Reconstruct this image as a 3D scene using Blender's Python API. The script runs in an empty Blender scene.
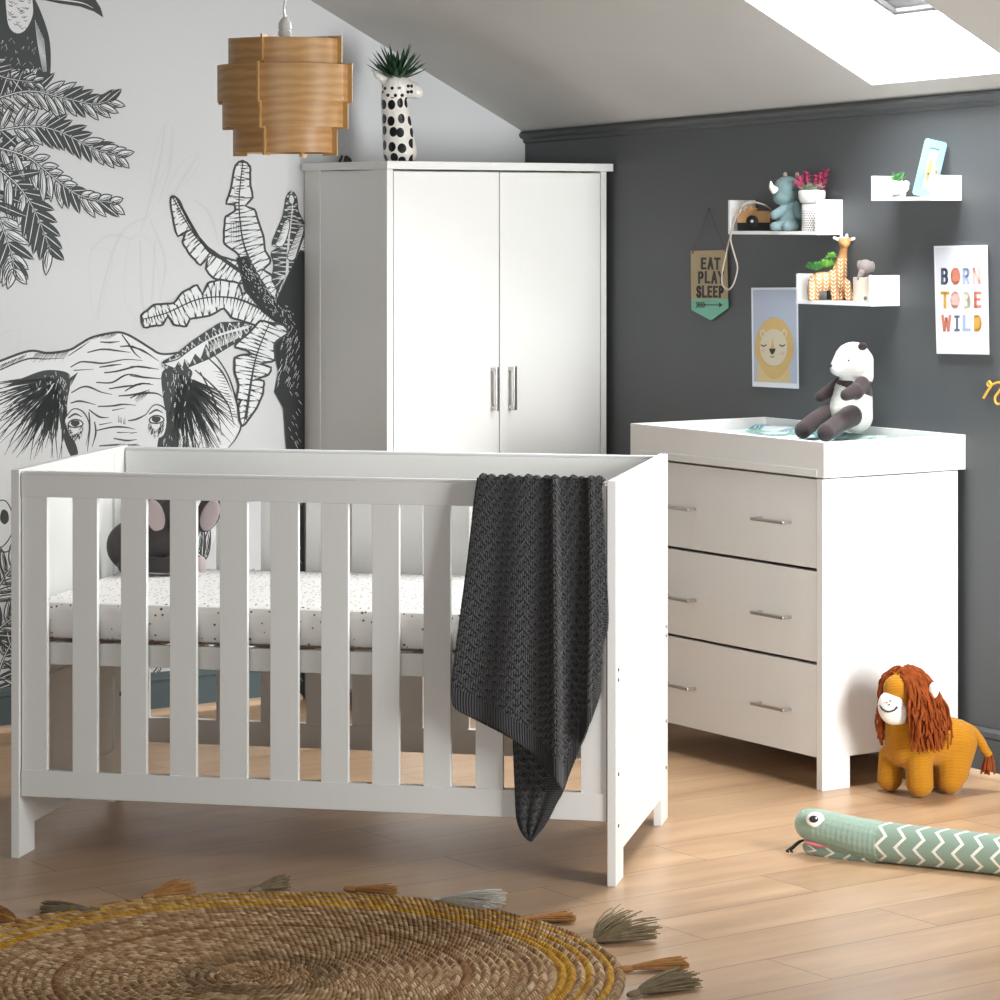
import bpy, bmesh, math, random
from mathutils import Vector, Matrix, Quaternion, noise
from mathutils.geometry import tessellate_polygon
R=random.Random(7)
PI=math.pi
SC=bpy.context.scene; COL=SC.collection
# ---------------------------------------------------------------- camera, world, lights, exposure
F=2930.0; H=1.49; HY=216.0
cd=bpy.data.cameras.new('camera'); cam=bpy.data.objects.new('camera',cd); COL.objects.link(cam)
cam.location=(0,0,H); cam.rotation_euler=(PI/2,0,0)
cd.sensor_width=36; cd.lens=F*36/1000; cd.shift_y=-(500-HY)/1000; cd.clip_start=.1; cd.clip_end=60
SC.camera=cam
w=bpy.data.worlds.new('world'); SC.world=w; w.use_nodes=True
w.node_tree.nodes['Background'].inputs[0].default_value=(.93,.97,1,1)
w.node_tree.nodes['Background'].inputs[1].default_value=.08
def area(name,loc,target,sx,sy,power,col=(1,1,1)):
    l=bpy.data.lights.new(name,'AREA'); l.shape='RECTANGLE'; l.size=sx; l.size_y=sy; l.energy=power; l.color=col
    o=bpy.data.objects.new(name,l); COL.objects.link(o); o.location=loc
    o.rotation_euler=(Vector(target)-Vector(loc)).to_track_quat('-Z','Y').to_euler(); return o
wl_=area('assumed_side_light',(2.55,4.95,1.15),(.55,8.1,.85),.9,1.5,46,(.975,.99,1)); wl_.data.spread=math.radians(105)  # assumed soft key light from out of view at right; no window built there
area('rear_fill',(-1.0,-3.5,1.15),(-.1,7,.9),4.0,1.7,155,(1,.99,.97))  # added low fill behind the camera for upright front faces, not a real window
area('skylight_daylight',(.931,7.650,2.345),(.585,7.383,1.446),1.0,1.0,125,(.965,.985,1))
SC.view_settings.view_transform='Standard'; SC.view_settings.look='None'; SC.view_settings.gamma=1
SC.view_settings.use_curve_mapping=False; SC.view_settings.exposure=0.26
# ---------------------------------------------------------------- geometry of the room
CAM=Vector((0,0,H))
def ray(x,y): return Vector(((x-500)/F,1,-(y-HY)/F))
def plane_pt(x,y,p,n):
    r=ray(x,y); return CAM+r*((p-CAM).dot(n)/r.dot(n))
def floor_pt(x,y,z=0): return plane_pt(x,y,Vector((0,0,z)),Vector((0,0,1)))
def at(x,y,Y): return CAM+ray(x,y)*Y
CO=Vector((.08151,9.55295,0))                 # corner of the two walls
D1=Vector((.56591,-.82447,0)).normalized()    # along the dark wall, to the right
D2=Vector((.81613,.57788,0)).normalized()     # along the mural wall, to the right
N1=Vector((D1.y,-D1.x,0))                     # into the room from the dark wall
N2=Vector((D2.y,-D2.x,0))                     # into the room from the mural wall
YAW1=math.atan2(D1.y,D1.x); YAW2=math.atan2(D2.y,D2.x)
def frame(p,yaw): return Matrix.Translation(p)@Matrix.Rotation(yaw,4,'Z')
def wall_pt(x,y,off=0.0): return plane_pt(x,y,CO+N1*off,N1)
# ---------------------------------------------------------------- helpers
HASBOX=[False]
def tag(o,label=None,cat=None,group=None,kind=None):
    if label: o['label']=label
    if cat: o['category']=cat
    if group: o['group']=group
    if kind: o['kind']=kind
    return o
def empty(name,loc,yaw=0,label=None,cat=None,group=None,kind=None):
    o=bpy.data.objects.new(name,None); COL.objects.link(o); o.empty_display_size=.05
    o.location=loc; o.rotation_euler=(0,0,yaw); return tag(o,label,cat,group,kind)
def finish(me,smooth=True,ang=38):
    if smooth:
        for p in me.polygons: p.use_smooth=True
        me.set_sharp_from_angle(angle=math.radians(ang))
def obj(name,bm,mats,parent=None,smooth=True,ang=38,label=None):
    me=bpy.data.meshes.new(name); bmesh.ops.recalc_face_normals(bm,faces=bm.faces)
    bm.to_mesh(me); bm.free()
    return objm(name,me,mats,parent,smooth,ang,label)
def objm(name,me,mats,parent=None,smooth=True,ang=38,label=None):
    for m in (mats if isinstance(mats,(list,tuple)) else [mats]): me.materials.append(m)
    finish(me,smooth,ang)
    o=bpy.data.objects.new(name,me); COL.objects.link(o)
    if HASBOX[0] and smooth:
        wm=o.modifiers.new('weighted_normals','WEIGHTED_NORMAL'); wm.keep_sharp=True; wm.weight=100
    HASBOX[0]=False
    if parent: o.parent=parent
    if label: o['label']=label
    return o
def box(bm,x0,x1,y0,y1,z0,z1,bv=.0015,mi=0,M=None):
    if bv: HASBOX[0]=True
    r=bmesh.ops.create_cube(bm,size=1); vs=r['verts']
    for v in vs: v.co=Vector(((x0+x1)/2+v.co.x*(x1-x0),(y0+y1)/2+v.co.y*(y1-y0),(z0+z1)/2+v.co.z*(z1-z0)))
    fs=list({f for v in vs for f in v.link_faces}); 
    for f in fs: f.material_index=mi
    if bv: 
        es=list({e for v in vs for e in v.link_edges})
        q=bmesh.ops.bevel(bm,geom=es,offset=min(bv,.45*min(x1-x0,y1-y0,z1-z0)),segments=2,affect='EDGES',profile=.5)
        vs=list({v for f in q['faces'] for v in f.verts}|{v for v in vs if v.is_valid})
    if M: bmesh.ops.transform(bm,matrix=M,verts=vs)
    return vs
def B(name,parent,mat,*boxes,bv=.0015,label=None):
    bm=bmesh.new()
    for b in boxes: box(bm,*b,bv=bv)
    return obj(name,bm,mat,parent,label=label)
def ell(bm,c,r,rot=None,seg=16,mi=0):
    q=bmesh.ops.create_uvsphere(bm,u_segments=seg,v_segments=max(6,seg*2//3),radius=1)
    M=Matrix.Translation(Vector(c))
    if rot: M=M@Matrix.Rotation(rot[2],4,'Z')@Matrix.Rotation(rot[1],4,'Y')@Matrix.Rotation(rot[0],4,'X')
    if not hasattr(r,'__len__'): r=(r,r,r)
    M=M@Matrix.Diagonal((r[0],r[1],r[2],1))
    bmesh.ops.transform(bm,matrix=M,verts=q['verts'])
    for f in {f for v in q['verts'] for f in v.link_faces}: f.material_index=mi
def smoothpts(pts,n=6,closed=False):
    P=[Vector(p) for p in pts]; out=[]; L=len(P)
    rng=range(L) if closed else range(L-1)
    for i in rng:
        if closed: a,b,c,d=P[(i-1)%L],P[i],P[(i+1)%L],P[(i+2)%L]
        else:
            b,c=P[i],P[i+1]; a=P[i-1] if i>0 else b*2-c; d=P[i+2] if i+2<L else c*2-b
        for k in range(n):
            t=k/n; out.append(.5*((2*b)+(c-a)*t+(2*a-5*b+4*c-d)*t*t+(3*b-a-3*c+d)*t**3))
    if not closed: out.append(P[-1])
    return out
def tube(bm,pts,rad,seg=8,mi=0,uv=None,flat=None,closed=False):
    """round tube along pts; rad number or list; flat=(wide factor) squashes"""
    P=[Vector(p) for p in pts]; n=len(P)
    if not hasattr(rad,'__len__'): rad=[rad]*n
    if len(rad)!=n:
        rr=[]; 
        for i in range(n):
            t=i/(n-1)*(len(rad)-1); k=min(int(t),len(rad)-2); rr.append(rad[k]+(rad[k+1]-rad[k])*(t-k))
        rad=rr
    rings=[]; up=None; L=0
    for i in range(n):
        t=((P[(i+1)%n]-P[i-1]) if closed else (P[min(i+1,n-1)]-P[max(i-1,0)])).normalized()
        if up is None:
            a=Vector((0,0,1)) if abs(t.z)<.9 else Vector((0,1,0)); up=(a-t*a.dot(t)).normalized()
        else:
            up=up-t*up.dot(t); up=up.normalized() if up.length>1e-6 else Vector((0,0,1))
        sd=t.cross(up)
        ring=[]
        for k in range(seg):
            a=2*PI*k/seg
            ring.append(bm.verts.new(P[i]+(sd*math.cos(a)*(flat or 1)+up*math.sin(a))*rad[i]))
        rings.append(ring)
    ul=bm.loops.layers.uv.verify() if uv else None
    ls=[0]
    for i in range(1,n): ls.append(ls[-1]+(P[i]-P[i-1]).length)
    for i in range(n if closed else n-1):
        j=(i+1)%n
        for k in range(seg):
            k2=(k+1)%seg
            f=bm.faces.new((rings[i][k],rings[i][k2],rings[j][k2],rings[j][k])); f.material_index=mi
            if ul is not None:
                for lp,(a,b) in zip(f.loops,((i,k),(i,k+1),(j,k+1),(j,k))): lp[ul].uv=(ls[a],b/seg)
    if not closed:
        for q in (rings[0][::-1],rings[-1]):
            f=bm.faces.new(q); f.material_index=mi
    return rings
def lathe(bm,prof,c=(0,0,0),seg=28,mi=0,cap=True):
    c=Vector(c); rings=[]
    for r,z in prof: rings.append([bm.verts.new(c+Vector((r*math.cos(2*PI*k/seg),r*math.sin(2*PI*k/seg),z))) for k in range(seg)])
    for a,b in zip(rings,rings[1:]):
        for k in range(seg):
            f=bm.faces.new((a[k],a[(k+1)%seg],b[(k+1)%seg],b[k])); f.material_index=mi
    if cap:
        for q in (rings[0][::-1],rings[-1]): bm.faces.new(q).material_index=mi
def prism(bm,poly,y0,y1,mi=0):
    """polygon in xz extruded along y"""
    a=[bm.verts.new((p[0],y0,p[1])) for p in poly]; b=[bm.verts.new((p[0],y1,p[1])) for p in poly]
    n=len(poly)
    for i in range(n): bm.faces.new((a[i],a[(i+1)%n],b[(i+1)%n],b[i])).material_index=mi
    for t in tessellate_polygon([[Vector((p[0],p[1],0)) for p in poly]]):
        bm.faces.new([a[i] for i in t]).material_index=mi; bm.faces.new([b[i] for i in t][::-1]).material_index=mi
def plush(name,parent,mats,blobs,vox,sm=6,fn=None,k=1.0,label=None):
    """one continuous body: ellipsoids (c,r[,rot]) and capsules (p0,r0,p1,r1) fused by a voxel remesh"""
    bm=bmesh.new()
    for b in blobs:
        if len(b)==4:
            p,r0,q,r1=Vector(b[0])*k,b[1]*k,Vector(b[2])*k,b[3]*k
            n=max(2,int((q-p).length/(min(r0,r1)*.35))+1)
            for i in range(n+1): t=i/n; ell(bm,p.lerp(q,t),r0+(r1-r0)*t,seg=14)
        else:
            r=b[1]; r=[x*k for x in r] if hasattr(r,'__len__') else r*k
            ell(bm,Vector(b[0])*k,r,b[2] if len(b)>2 else None,seg=20)
    me=bpy.data.meshes.new(name); bm.to_mesh(me); bm.free()
    o=bpy.data.objects.new(name,me); COL.objects.link(o)
    m=o.modifiers.new('r','REMESH'); m.mode='VOXEL'; m.voxel_size=vox*k
    m=o.modifiers.new('s','SMOOTH'); m.factor=.5; m.iterations=sm
    dg=bpy.context.evaluated_depsgraph_get(); dg.update()
    me2=bpy.data.meshes.new_from_object(o.evaluated_get(dg)); o.modifiers.clear(); o.data=me2; bpy.data.meshes.remove(me)
    me2.materials.clear()
    for q in (mats if isinstance(mats,(list,tuple)) else [mats]): me2.materials.append(q)
    for p in me2.polygons:
        p.use_smooth=True
        if fn: p.material_index=fn(p.center/k,p.normal)
        else: p.material_index=0
    if parent: o.parent=parent
    if label: o['label']=label
    me2.name=name
    return o
def lin(c): 
    c=c/255; return c/12.92 if c<=.04045 else ((c+.055)/1.055)**2.4
def rgb(r,g,b): return (lin(r),lin(g),lin(b),1)
class NT:
    def __init__(s,name):
        s.m=bpy.data.materials.new(name); s.m.use_nodes=True; s.t=s.m.node_tree; s.b=s.t.nodes['Principled BSDF']
    def n(s,typ,ins={},**kw):
        nd=s.t.nodes.new(typ)
        for k,v in kw.items(): setattr(nd,k,v)
        for k,v in ins.items(): s.put(nd.inputs[k],v)
        return nd
    def put(s,sock,v):
        if isinstance(v,bpy.types.NodeSocket): s.t.links.new(v,sock)
        elif isinstance(v,bpy.types.Node): s.t.links.new(v.outputs[0],sock)
        else: sock.default_value=v
    def math(s,op,a,b=0.0,c=None):
        nd=s.n('ShaderNodeMath',operation=op); s.put(nd.inputs[0],a); s.put(nd.inputs[1],b)
        if c is not None: s.put(nd.inputs[2],c)
        return nd.outputs[0]
    def mix(s,f,a,b,blend='MIX'):
        nd=s.n('ShaderNodeMix',data_type='RGBA',blend_type=blend); s.put(nd.inputs[0],f); s.put(nd.inputs[6],a); s.put(nd.inputs[7],b); return nd.outputs[2]
    def coord(s,k='Object',scale=(1,1,1),rot=(0,0,0)):
        tc=s.n('ShaderNodeTexCoord'); mp=s.n('ShaderNodeMapping',{'Vector':tc.outputs[k],'Scale':scale,'Rotation':rot}); return mp.outputs[0]
    def noise(s,vec,sc,det=3,rough=.5): return s.n('ShaderNodeTexNoise',{'Vector':vec,'Scale':sc,'Detail':det,'Roughness':rough}).outputs[0]
    def ramp(s,f,*st):
        nd=s.n('ShaderNodeValToRGB',{'Fac':f}); cr=nd.color_ramp
        while len(cr.elements)<len(st): cr.elements.new(.5)
        for e,(p,c) in zip(cr.elements,st): e.position=p; e.color=c if hasattr(c,'__len__') else (c,c,c,1)
        return nd.outputs[0]
    def bump(s,h,st=.3,d=.002): s.put(s.b.inputs['Normal'],s.n('ShaderNodeBump',{'Height':h,'Strength':st,'Distance':d}).outputs[0])
    def out(s,col=None,rough=.5,metal=0,spec=None,sheen=0):
        if col is not None: s.put(s.b.inputs['Base Color'],col)
        s.put(s.b.inputs['Roughness'],rough); s.b.inputs['Metallic'].default_value=metal
        if spec is not None: s.b.inputs['Specular IOR Level'].default_value=spec
        if sheen: s.b.inputs['Sheen Weight'].default_value=sheen
        return s.m
def plain(name,c,rough=.5,metal=0,ns=0,nst=.2,spec=None,sheen=0):
    q=NT(name)
    if ns:
        v=q.coord(); h=q.noise(v,ns,4); q.bump(h,nst)
        c2=tuple(x*.86 for x in c[:3])+(1,); col=q.mix(h,c2,c)
    else: col=c
    return q.out(col,rough,metal,spec,sheen)
# ---------------------------------------------------------------- materials
def m_paint(name,c,sc=(90,90,3)):
    q=NT(name); v=q.coord(scale=sc); h=q.noise(v,2.2,4); q.bump(h,.12,.001)
    return q.out(q.mix(h,tuple(x*.975 for x in c[:3])+(1,),c),.45)
WHITE=m_paint('white_painted_wood',rgb(233,233,230))
WHITE2=plain('white_lacquer',rgb(240,240,240),.35)
INSIDE=plain('dark_gap',rgb(30,26,22),.8)
def m_floor():
    q=NT('oak_laminate'); v=q.coord()
    br=q.n('ShaderNodeTexBrick',{'Vector':v,'Color1':(0,0,0,1),'Color2':(1,1,1,1),'Mortar':(.5,.5,.5,1),'Scale':1.0,'Mortar Size':.0011,'Mortar Smooth':0.0,'Bias':0.0,'Brick Width':1.28,'Row Height':.192})
    br.offset=.37; br.offset_frequency=2
    sh=q.n('ShaderNodeVectorMath',{0:v},operation='ADD'); sc=q.n('ShaderNodeVectorMath',{0:br.outputs[0]},operation='SCALE'); sc.inputs['Scale'].default_value=7.0
    q.put(sh.inputs[1],sc.outputs[0])
    mp=q.n('ShaderNodeMapping',{'Vector':sh.outputs[0],'Scale':(1.1,9,1)})
    n1=q.noise(mp.outputs[0],1.6,5,.6)
    mp2=q.n('ShaderNodeMapping',{'Vector':sh.outputs[0],'Scale':(2.2,60,1)}); n2=q.noise(mp2.outputs[0],2,4,.6)
    g=q.ramp(n1,(.3,rgb(140,106,75)),(.5,rgb(176,140,103)),(.72,rgb(202,168,130)))
    col=q.mix(.35,g,q.mix(n2,rgb(150,114,83),rgb(212,180,146)))
    col=q.mix(.22,col,q.mix(br.outputs[0],rgb(170,134,103),rgb(208,175,142)))
    col=q.mix(br.outputs[1],col,rgb(92,68,50))
    q.bump(q.math('ADD',q.math('MULTIPLY',n2,.3),q.math('MULTIPLY',br.outputs[1],-1.0)),.25,.001)
    return q.out(col,q.math('ADD',.24,q.math('MULTIPLY',n1,.2)))
FLOOR=m_floor()
PAPER=plain('mural_paper',rgb(216,218,219),.8,ns=300,nst=.05)
INK=plain('mural_ink',rgb(66,72,71),.75)
INKD=plain('mural_dark_ink',rgb(44,48,48),.75)
GHOST=plain('mural_pale_ink',rgb(203,206,207),.8)
LIGHTP=plain('mural_white_ink',rgb(224,227,228),.8)
def m_wall():
    q=NT('charcoal_wall_paint'); v=q.coord(); h=q.noise(v,160,4); q.bump(h,.1,.001)
    return q.out(rgb(79,82,84),.5)
DARKW=m_wall()
TEALG=plain('skirting_paint',rgb(78,92,95),.45)
CEIL=plain('ceiling_plaster',rgb(202,200,196),.85,ns=3,nst=.03)
SHAFT=plain('skylight_plaster',rgb(240,240,238),.7)
OAKT=plain('light_wood_bead',rgb(205,175,145),.5,ns=40)
METAL=plain('brushed_nickel',rgb(190,188,184),.3,1.0)
q=NT('window_glass'); tr=q.n('ShaderNodeBsdfTransparent'); gl=q.n('ShaderNodeBsdfGlossy',{'Roughness':.02}); mx=q.n('ShaderNodeMixShader',{0:.06,1:tr.outputs[0],2:gl.outputs[0]}); q.put(q.t.nodes['Material Output'].inputs[0],mx.outputs[0]); GLASS=q.m
BLACK=plain('black_rubber',rgb(25,25,26),.6)
SKYM=NT('bright_overcast_sky'); SKYM.b.inputs['Emission Color'].default_value=(.95,.98,1,1); SKYM.b.inputs['Emission Strength'].default_value=1.2; SKYM=SKYM.out((.9,.9,.9,1),1)
# ---------------------------------------------------------------- floor, walls, ceiling
bm=bmesh.new(); box(bm,-6,4.0,-11,0.05,-.05,0,bv=0)
fo=obj('floor',bm,FLOOR,smooth=False); fo.matrix_world=frame(CO,YAW2); fo['kind']='structure'
CT0=wall_pt(525,133); CT1=wall_pt(1000,91.5); MU=plane_pt(310,0,CO,N2)
NC=(CT1-CT0).cross(MU-CT0).normalized(); NC=-NC if NC.z<0 else NC
EC=(CT1-CT0).normalized(); SCV=NC.cross(EC)   # up the slope
if SCV.z<0: SCV=-SCV
A0=plane_pt(872,85,CT0,NC)
def cz(p): return CT0.z-((p.x-CT0.x)*NC.x+(p.y-CT0.y)*NC.y)/NC.z
# dark wall
def wallmesh(name,o,d,s0,s1,mats,thick,yaw):
    bm=bmesh.new(); a=o+d*s0; b=o+d*s1
    prism(bm,[(s0,0),(s1,0),(s1,cz(b)),(s0,cz(a))],0,thick)
    return bm
bm=wallmesh('wall_right',CO,D1,0,4.2,None,.1,YAW1)
wr=obj('wall_right',bm,DARKW,smooth=False); wr.matrix_world=frame(CO,YAW1); wr['kind']='structure'
# crown moulding
bm=bmesh.new()
def sweep(bm,prof,p0,p1,outv,upv=Vector((0,0,1)),mi=0):
    vs=[[bm.verts.new(p+outv*a+upv*b) for a,b in prof] for p in (p0,p1)]
    n=len(prof)
    for i in range(n): bm.faces.new((vs[0][i],vs[0][(i+1)%n],vs[1][(i+1)%n],vs[1][i])).material_index=mi
    bm.faces.new(vs[0]); bm.faces.new(vs[1][::-1])
sweep(bm,[(0,0.01),(.02,0.004),(.026,-.005),(.022,-.014),(.010,-.02),(.008,-.030),(0,-.034)],CO+Vector((0,0,CT0.z-.002))-N1*.001,CO+D1*4.2+Vector((0,0,cz(CO+D1*4.2)-.002))-N1*.001,N1)
o=obj('trim_1',bm,DARKW,ang=50); o['kind']='structure'
# skirtings with light wood beads
def skirt(name,bead,p0,p1,nn,mat,h):
    bm=bmesh.new(); sweep(bm,[(0,0),(.016,0),(.016,h-.03),(.012,h-.028),(.012,h-.024),(.015,h-.022),(.014,h-.008),(.007,h),(0,h)],p0,p1,nn); o=obj(name,bm,mat,ang=20); o['kind']='structure'
    bm=bmesh.new(); sweep(bm,[(.0165,0),(.035,0),(.034,.008),(.028,.015),(.0165,.019)],p0,p1,nn); o=obj(bead,bm,OAKT,ang=60); o['kind']='structure'
skirt('baseboard_left','trim_2',CO-D2*4.5+N2*.0005,CO-D2*.868,N2,TEALG,.125)
skirt('baseboard_right','trim_3',CO+D1*.505+N1*.0005,CO+D1*4.2,N1,DARKW,.13)
# ceiling with the skylight opening, in slope coordinates a (along), b (up)
SK=(0,.583,0,.95)
def cp(a,b,h=0): return A0+EC*a+SCV*b+NC*h
bm=bmesh.new()
bl=(CT0-A0).dot(SCV)-.02; al=-2.2; ar=2.6; bt=4.2
def slab(a0,a1,b0,b1):
    vs=[bm.verts.new(cp(a,b,h)) for h in (0,.06) for a,b in ((a0,b0),(a1,b0),(a1,b1),(a0,b1))]
    for f in ((0,1,2,3),(7,6,5,4),(0,4,5,1),(1,5,6,2),(2,6,7,3),(3,7,4,0)): bm.faces.new([vs[i] for i in f])
slab(al,SK[0],bl,bt); slab(SK[1],ar,bl,bt); slab(SK[0],SK[1],bl,SK[2]); slab(SK[0],SK[1],SK[3],bt)
o=obj('ceiling',bm,CEIL,smooth=False); o['kind']='structure'
win=empty('window_1',cp(.29,.47,.18),kind='structure'); win.matrix_world=Matrix.Translation(cp(0,0,0))@Matrix((( EC.x,SCV.x,NC.x,0),(EC.y,SCV.y,NC.y,0),(EC.z,SCV.z,NC.z,0),(0,0,0,1)))
d=.168; a1,b1=SK[1],SK[3]
bm=bmesh.new()
box(bm,-.02,0,-.02,b1+.02,.0005,d,bv=0); box(bm,a1,a1+.02,-.02,b1+.02,.0005,d,bv=0); box(bm,0,a1,-.02,0,.0005,d,bv=0); box(bm,0,a1,b1,b1+.02,.0005,d,bv=0)
obj('shaft_lining',bm,SHAFT,win,smooth=False)
bm=bmesh.new(); fr=.035
for x0,x1,y0,y1 in ((-.02,fr,-.02,b1+.02),(a1-fr,a1+.02,-.02,b1+.02),(fr,a1-fr,-.02,fr),(fr,a1-fr,b1-fr,b1+.02)): box(bm,x0,x1,y0,y1,d,d+.04)
obj('window_frame',bm,WHITE2,win)
bm=bmesh.new(); f2=.048
for x0,x1,y0,y1 in ((fr,f2,fr,b1-fr),(a1-f2,a1-fr,fr,b1-fr),(f2,a1-f2,fr,f2),(f2,a1-f2,b1-f2,b1-fr)): box(bm,x0,x1,y0,y1,d+.028,d+.04)
obj('gasket',bm,BLACK,win)
bm=bmesh.new(); box(bm,f2,a1-f2,f2,b1-f2,d+.034,d+.038,bv=0); obj('pane',bm,GLASS,win)
# ---------------------------------------------------------------- mural on the left wall (drawn ink shapes that lie on the wallpaper)
MB=wallmesh('wall_left',CO,-D2,0,4.5,None,.1,YAW2)
for v in MB.verts: v.co.x=-v.co.x
FI=frame(CO,YAW2).inverted()
LAY=[0]
def mp(x,y,lay):
    p=FI@plane_pt(x,y,CO,N2); return Vector((p.x,-.0003-.00007*lay,p.z))
def mfill(poly,mi,lay=None):
    lay=LAY[0] if lay is None else lay
    P=[mp(x,y,lay) for x,y in poly]; vs=[MB.verts.new(p) for p in P]
    for t in tessellate_polygon([[Vector((x,-y,0)) for x,y in poly]]):
        try:
            f=MB.faces.new([vs[i] for i in t]); f.material_index=mi
            f.normal_update()
            if f.normal.y>0: f.normal_flip()
        except ValueError: pass
def mstroke(pts,w,mi=1,n=5,lay=None,smooth=True):
    """ribbon; w = width at start, middle, end (px)"""
    lay=LAY[0]+1 if lay is None else lay
    P=smoothpts([(x,y,0) for x,y in pts],n) if smooth and len(pts)>2 else [Vector((x,y,0)) for x,y in pts]
    if not hasattr(w,'__len__'): w=(w*.6,w,w*.25)
    L=[];m=len(P)
    for i,p in enumerate(P):
        t=P[min(i+1,m-1)]-P[max(i-1,0)]
        if t.length<1e-6: t=Vector((1,0,0))
        t.normalize(); nn=Vector((-t.y,t.x,0)); u=i/(m-1)
        ww=(w[0]+(w[1]-w[0])*u*2 if u<.5 else w[1]+(w[2]-w[1])*(u*2-1))*.5
        L.append((p+nn*ww,p-nn*ww))
    V=[(MB.verts.new(mp(a.x,a.y,lay)),MB.verts.new(mp(b.x,b.y,lay))) for a,b in L]
    for a,b in zip(V,V[1:]):
        f=MB.faces.new((a[0],a[1],b[1],b[0])); f.material_index=mi; f.normal_update()
        if f.normal.y>0: f.normal_flip()
def crop(ox,oy,s,pts): return [(ox+x*s,oy+y*s) for x,y in pts]
def shape(poly,fill,line=1,w=1.6,sm=0):
    if sm: poly=[(p.x,p.y) for p in smoothpts([(x,y,0) for x,y in poly],sm,True)]
    mfill(poly,fill); mstroke(poly+[poly[0],poly[1]],(w,w,w),line,smooth=False); LAY[0]+=2
def leaflet(bx,by,tx,ty,w,fill=4,dark=False):
    dx,dy=tx-bx,ty-by; L=math.hypot(dx,dy) or 1; nx,ny=-dy/L,dx/L
    def pt(u,s): return (bx+dx*u+nx*s*w*math.sin(PI*u**.8)**.8,by+dy*u+ny*s*w*math.sin(PI*u**.8)**.8)
    us=[0,.12,.3,.5,.7,.85,1]
    poly=[pt(u,.5) for u in us]+[pt(u,-.5) for u in us[-2:0:-1]]
    shape(poly,1 if dark else fill,1,1.35)
    mstroke([(bx,by),(bx+dx*.55,by+dy*.55),(tx,ty)],.9,4 if dark else 1,lay=LAY[0])
    if not dark:
        mstroke([pt(.15,.2),pt(.5,.28),pt(.75,.15)],1.7,1,lay=LAY[0])
        mstroke([pt(.1,-.2),pt(.35,-.24)],.8,1,lay=LAY[0])
    LAY[0]+=1
def frond(sp,n,la,lb,w,dark=0.25,spine=2.2):
    P=[(p.x,p.y) for p in smoothpts([(x,y,0) for x,y in sp],12)]
    m=len(P)
    for i in range(n):
        u=i/(n-1); k=min(m-2,int(u*(m-2))); x,y=P[k]; tx,ty=P[k+1][0]-x,P[k+1][1]-y; L=math.hypot(tx,ty) or 1; tx/=L;ty/=L
        for sgn,ln in ((1,la),(-1,lb)):
            ln=ln*(1.05-.45*u)*R.uniform(.85,1.1); a=.98-.5*u
            c,s=math.cos(a),math.sin(a)*sgn; dx,dy=tx*c-ty*s,tx*s+ty*c
            LAY[0]=10+(i%3)*3
            leaflet(x,y,x+dx*ln,y+dy*ln,w,dark=R.random()<dark)
    LAY[0]=24; mstroke(sp,(spine*1.4,spine,1),1,lay=22); mstroke(sp,(spine*.5,spine*.3,.3),4,lay=23)
def hatch(p0,p1,n,d,ln,w=.8,j=.3,mi=1,lay=None):
    for i in range(n):
        t=(i+R.random()*.5)/n; x=p0[0]+(p1[0]-p0[0])*t; y=p0[1]+(p1[1]-p0[1])*t; k=ln*R.uniform(1-j,1+j)
        mstroke([(x,y),(x+d[0]*k,y+d[1]*k)],(w,w*.7,.2),mi,lay=lay,smooth=False)
# faint palm in the background of the print
LAY[0]=1
for q in ([(165,125),(160,160),(150,200),(140,235)],[(172,130),(170,165),(158,205)],[(198,155),(185,175),(170,200)],[(90,250),(110,235),(135,240)],[(150,215),(120,235),(100,300),(98,320)],[(150,220),(165,260),(160,300)],[(195,200),(210,215),(220,250)],[(140,240),(142,300),(150,330)],[(155,240),(152,300),(150,325)]):
    mstroke(q,3.0,3,lay=1)
for q in ([(165,124),(155,150),(150,185),(160,180),(172,150),(174,130)],[(198,153),(180,165),(165,195),(178,190),(196,170)],[(92,250),(90,290),(96,318),(106,290),(112,255)],[(0,335),(20,332),(12,358),(0,360)],[(130,240),(125,300),(150,330),(160,300),(152,245)]): 
    poly=[(p.x,p.y) for p in smoothpts([(x,y,0) for x,y in q],4,True)]; mstroke(poly+poly[:2],(.9,.9,.9),3,lay=1,smooth=False)
# toucan
LAY[0]=3
shape([(-25,-30),(20,-30),(32,-5),(40,12),(48,36),(50,60),(47,80),(30,84),(0,80),(-25,70)],1,1,1.5,4)
shape([(7,-10),(6,14),(9,28),(17,34),(26,30),(33,16),(33,2),(30,-12)],4,1,1.2,3)
for i in range(34):
    x=R.uniform(9,30); y=R.uniform(-2,29); mstroke([(x-2,y),(x,y+1.6),(x+2,y)],.7,1,lay=LAY[0])
for i in range(60):
    x=R.uniform(-5,44); y=R.uniform(36,76); mstroke([(x,y),(x+R.uniform(-3,3),y+3)],.6,4,lay=LAY[0])
for i in range(7): mstroke([(35+i*1.4,20+i*3),(38+i*1.2,45+i*2),(43+i*.6,72)],.7,4,lay=LAY[0])
LAY[0]=6
shape([(33,-3),(60,3),(80,6),(94,11),(103,17),(100,8),(93,-3),(85,-20),(30,-20)],1,1,1.2)
mstroke([(38,-2),(62,0),(82,3),(93,8)],1.4,4,lay=LAY[0])
for x in (6,12,18,27,33): 
    LAY[0]=8; shape([(x-2.6,70),(x+2.2,69),(x+3,77),(x+1,83),(x-2,82)],4,1,1,2)
# palm fronds
frond([(-14,66),(0,76),(16,80),(34,82)],9,26,22,6,.5)
frond([(-10,100),(28,91),(60,97),(92,104),(108,101)],14,33,30,7.5,.35)
frond([(-10,132),(30,126),(60,132),(92,148),(118,156)],14,33,30,7.5,.35)
frond([(-8,146),(27,157),(54,178),(80,196),(112,203)],14,38,22,8,.3)
frond([(-6,165),(18,186),(36,214),(50,250)],10,46,34,9,.8)
frond([(-14,180),(-2,215),(10,250),(14,270)],9,40,38,9,.4)
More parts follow.
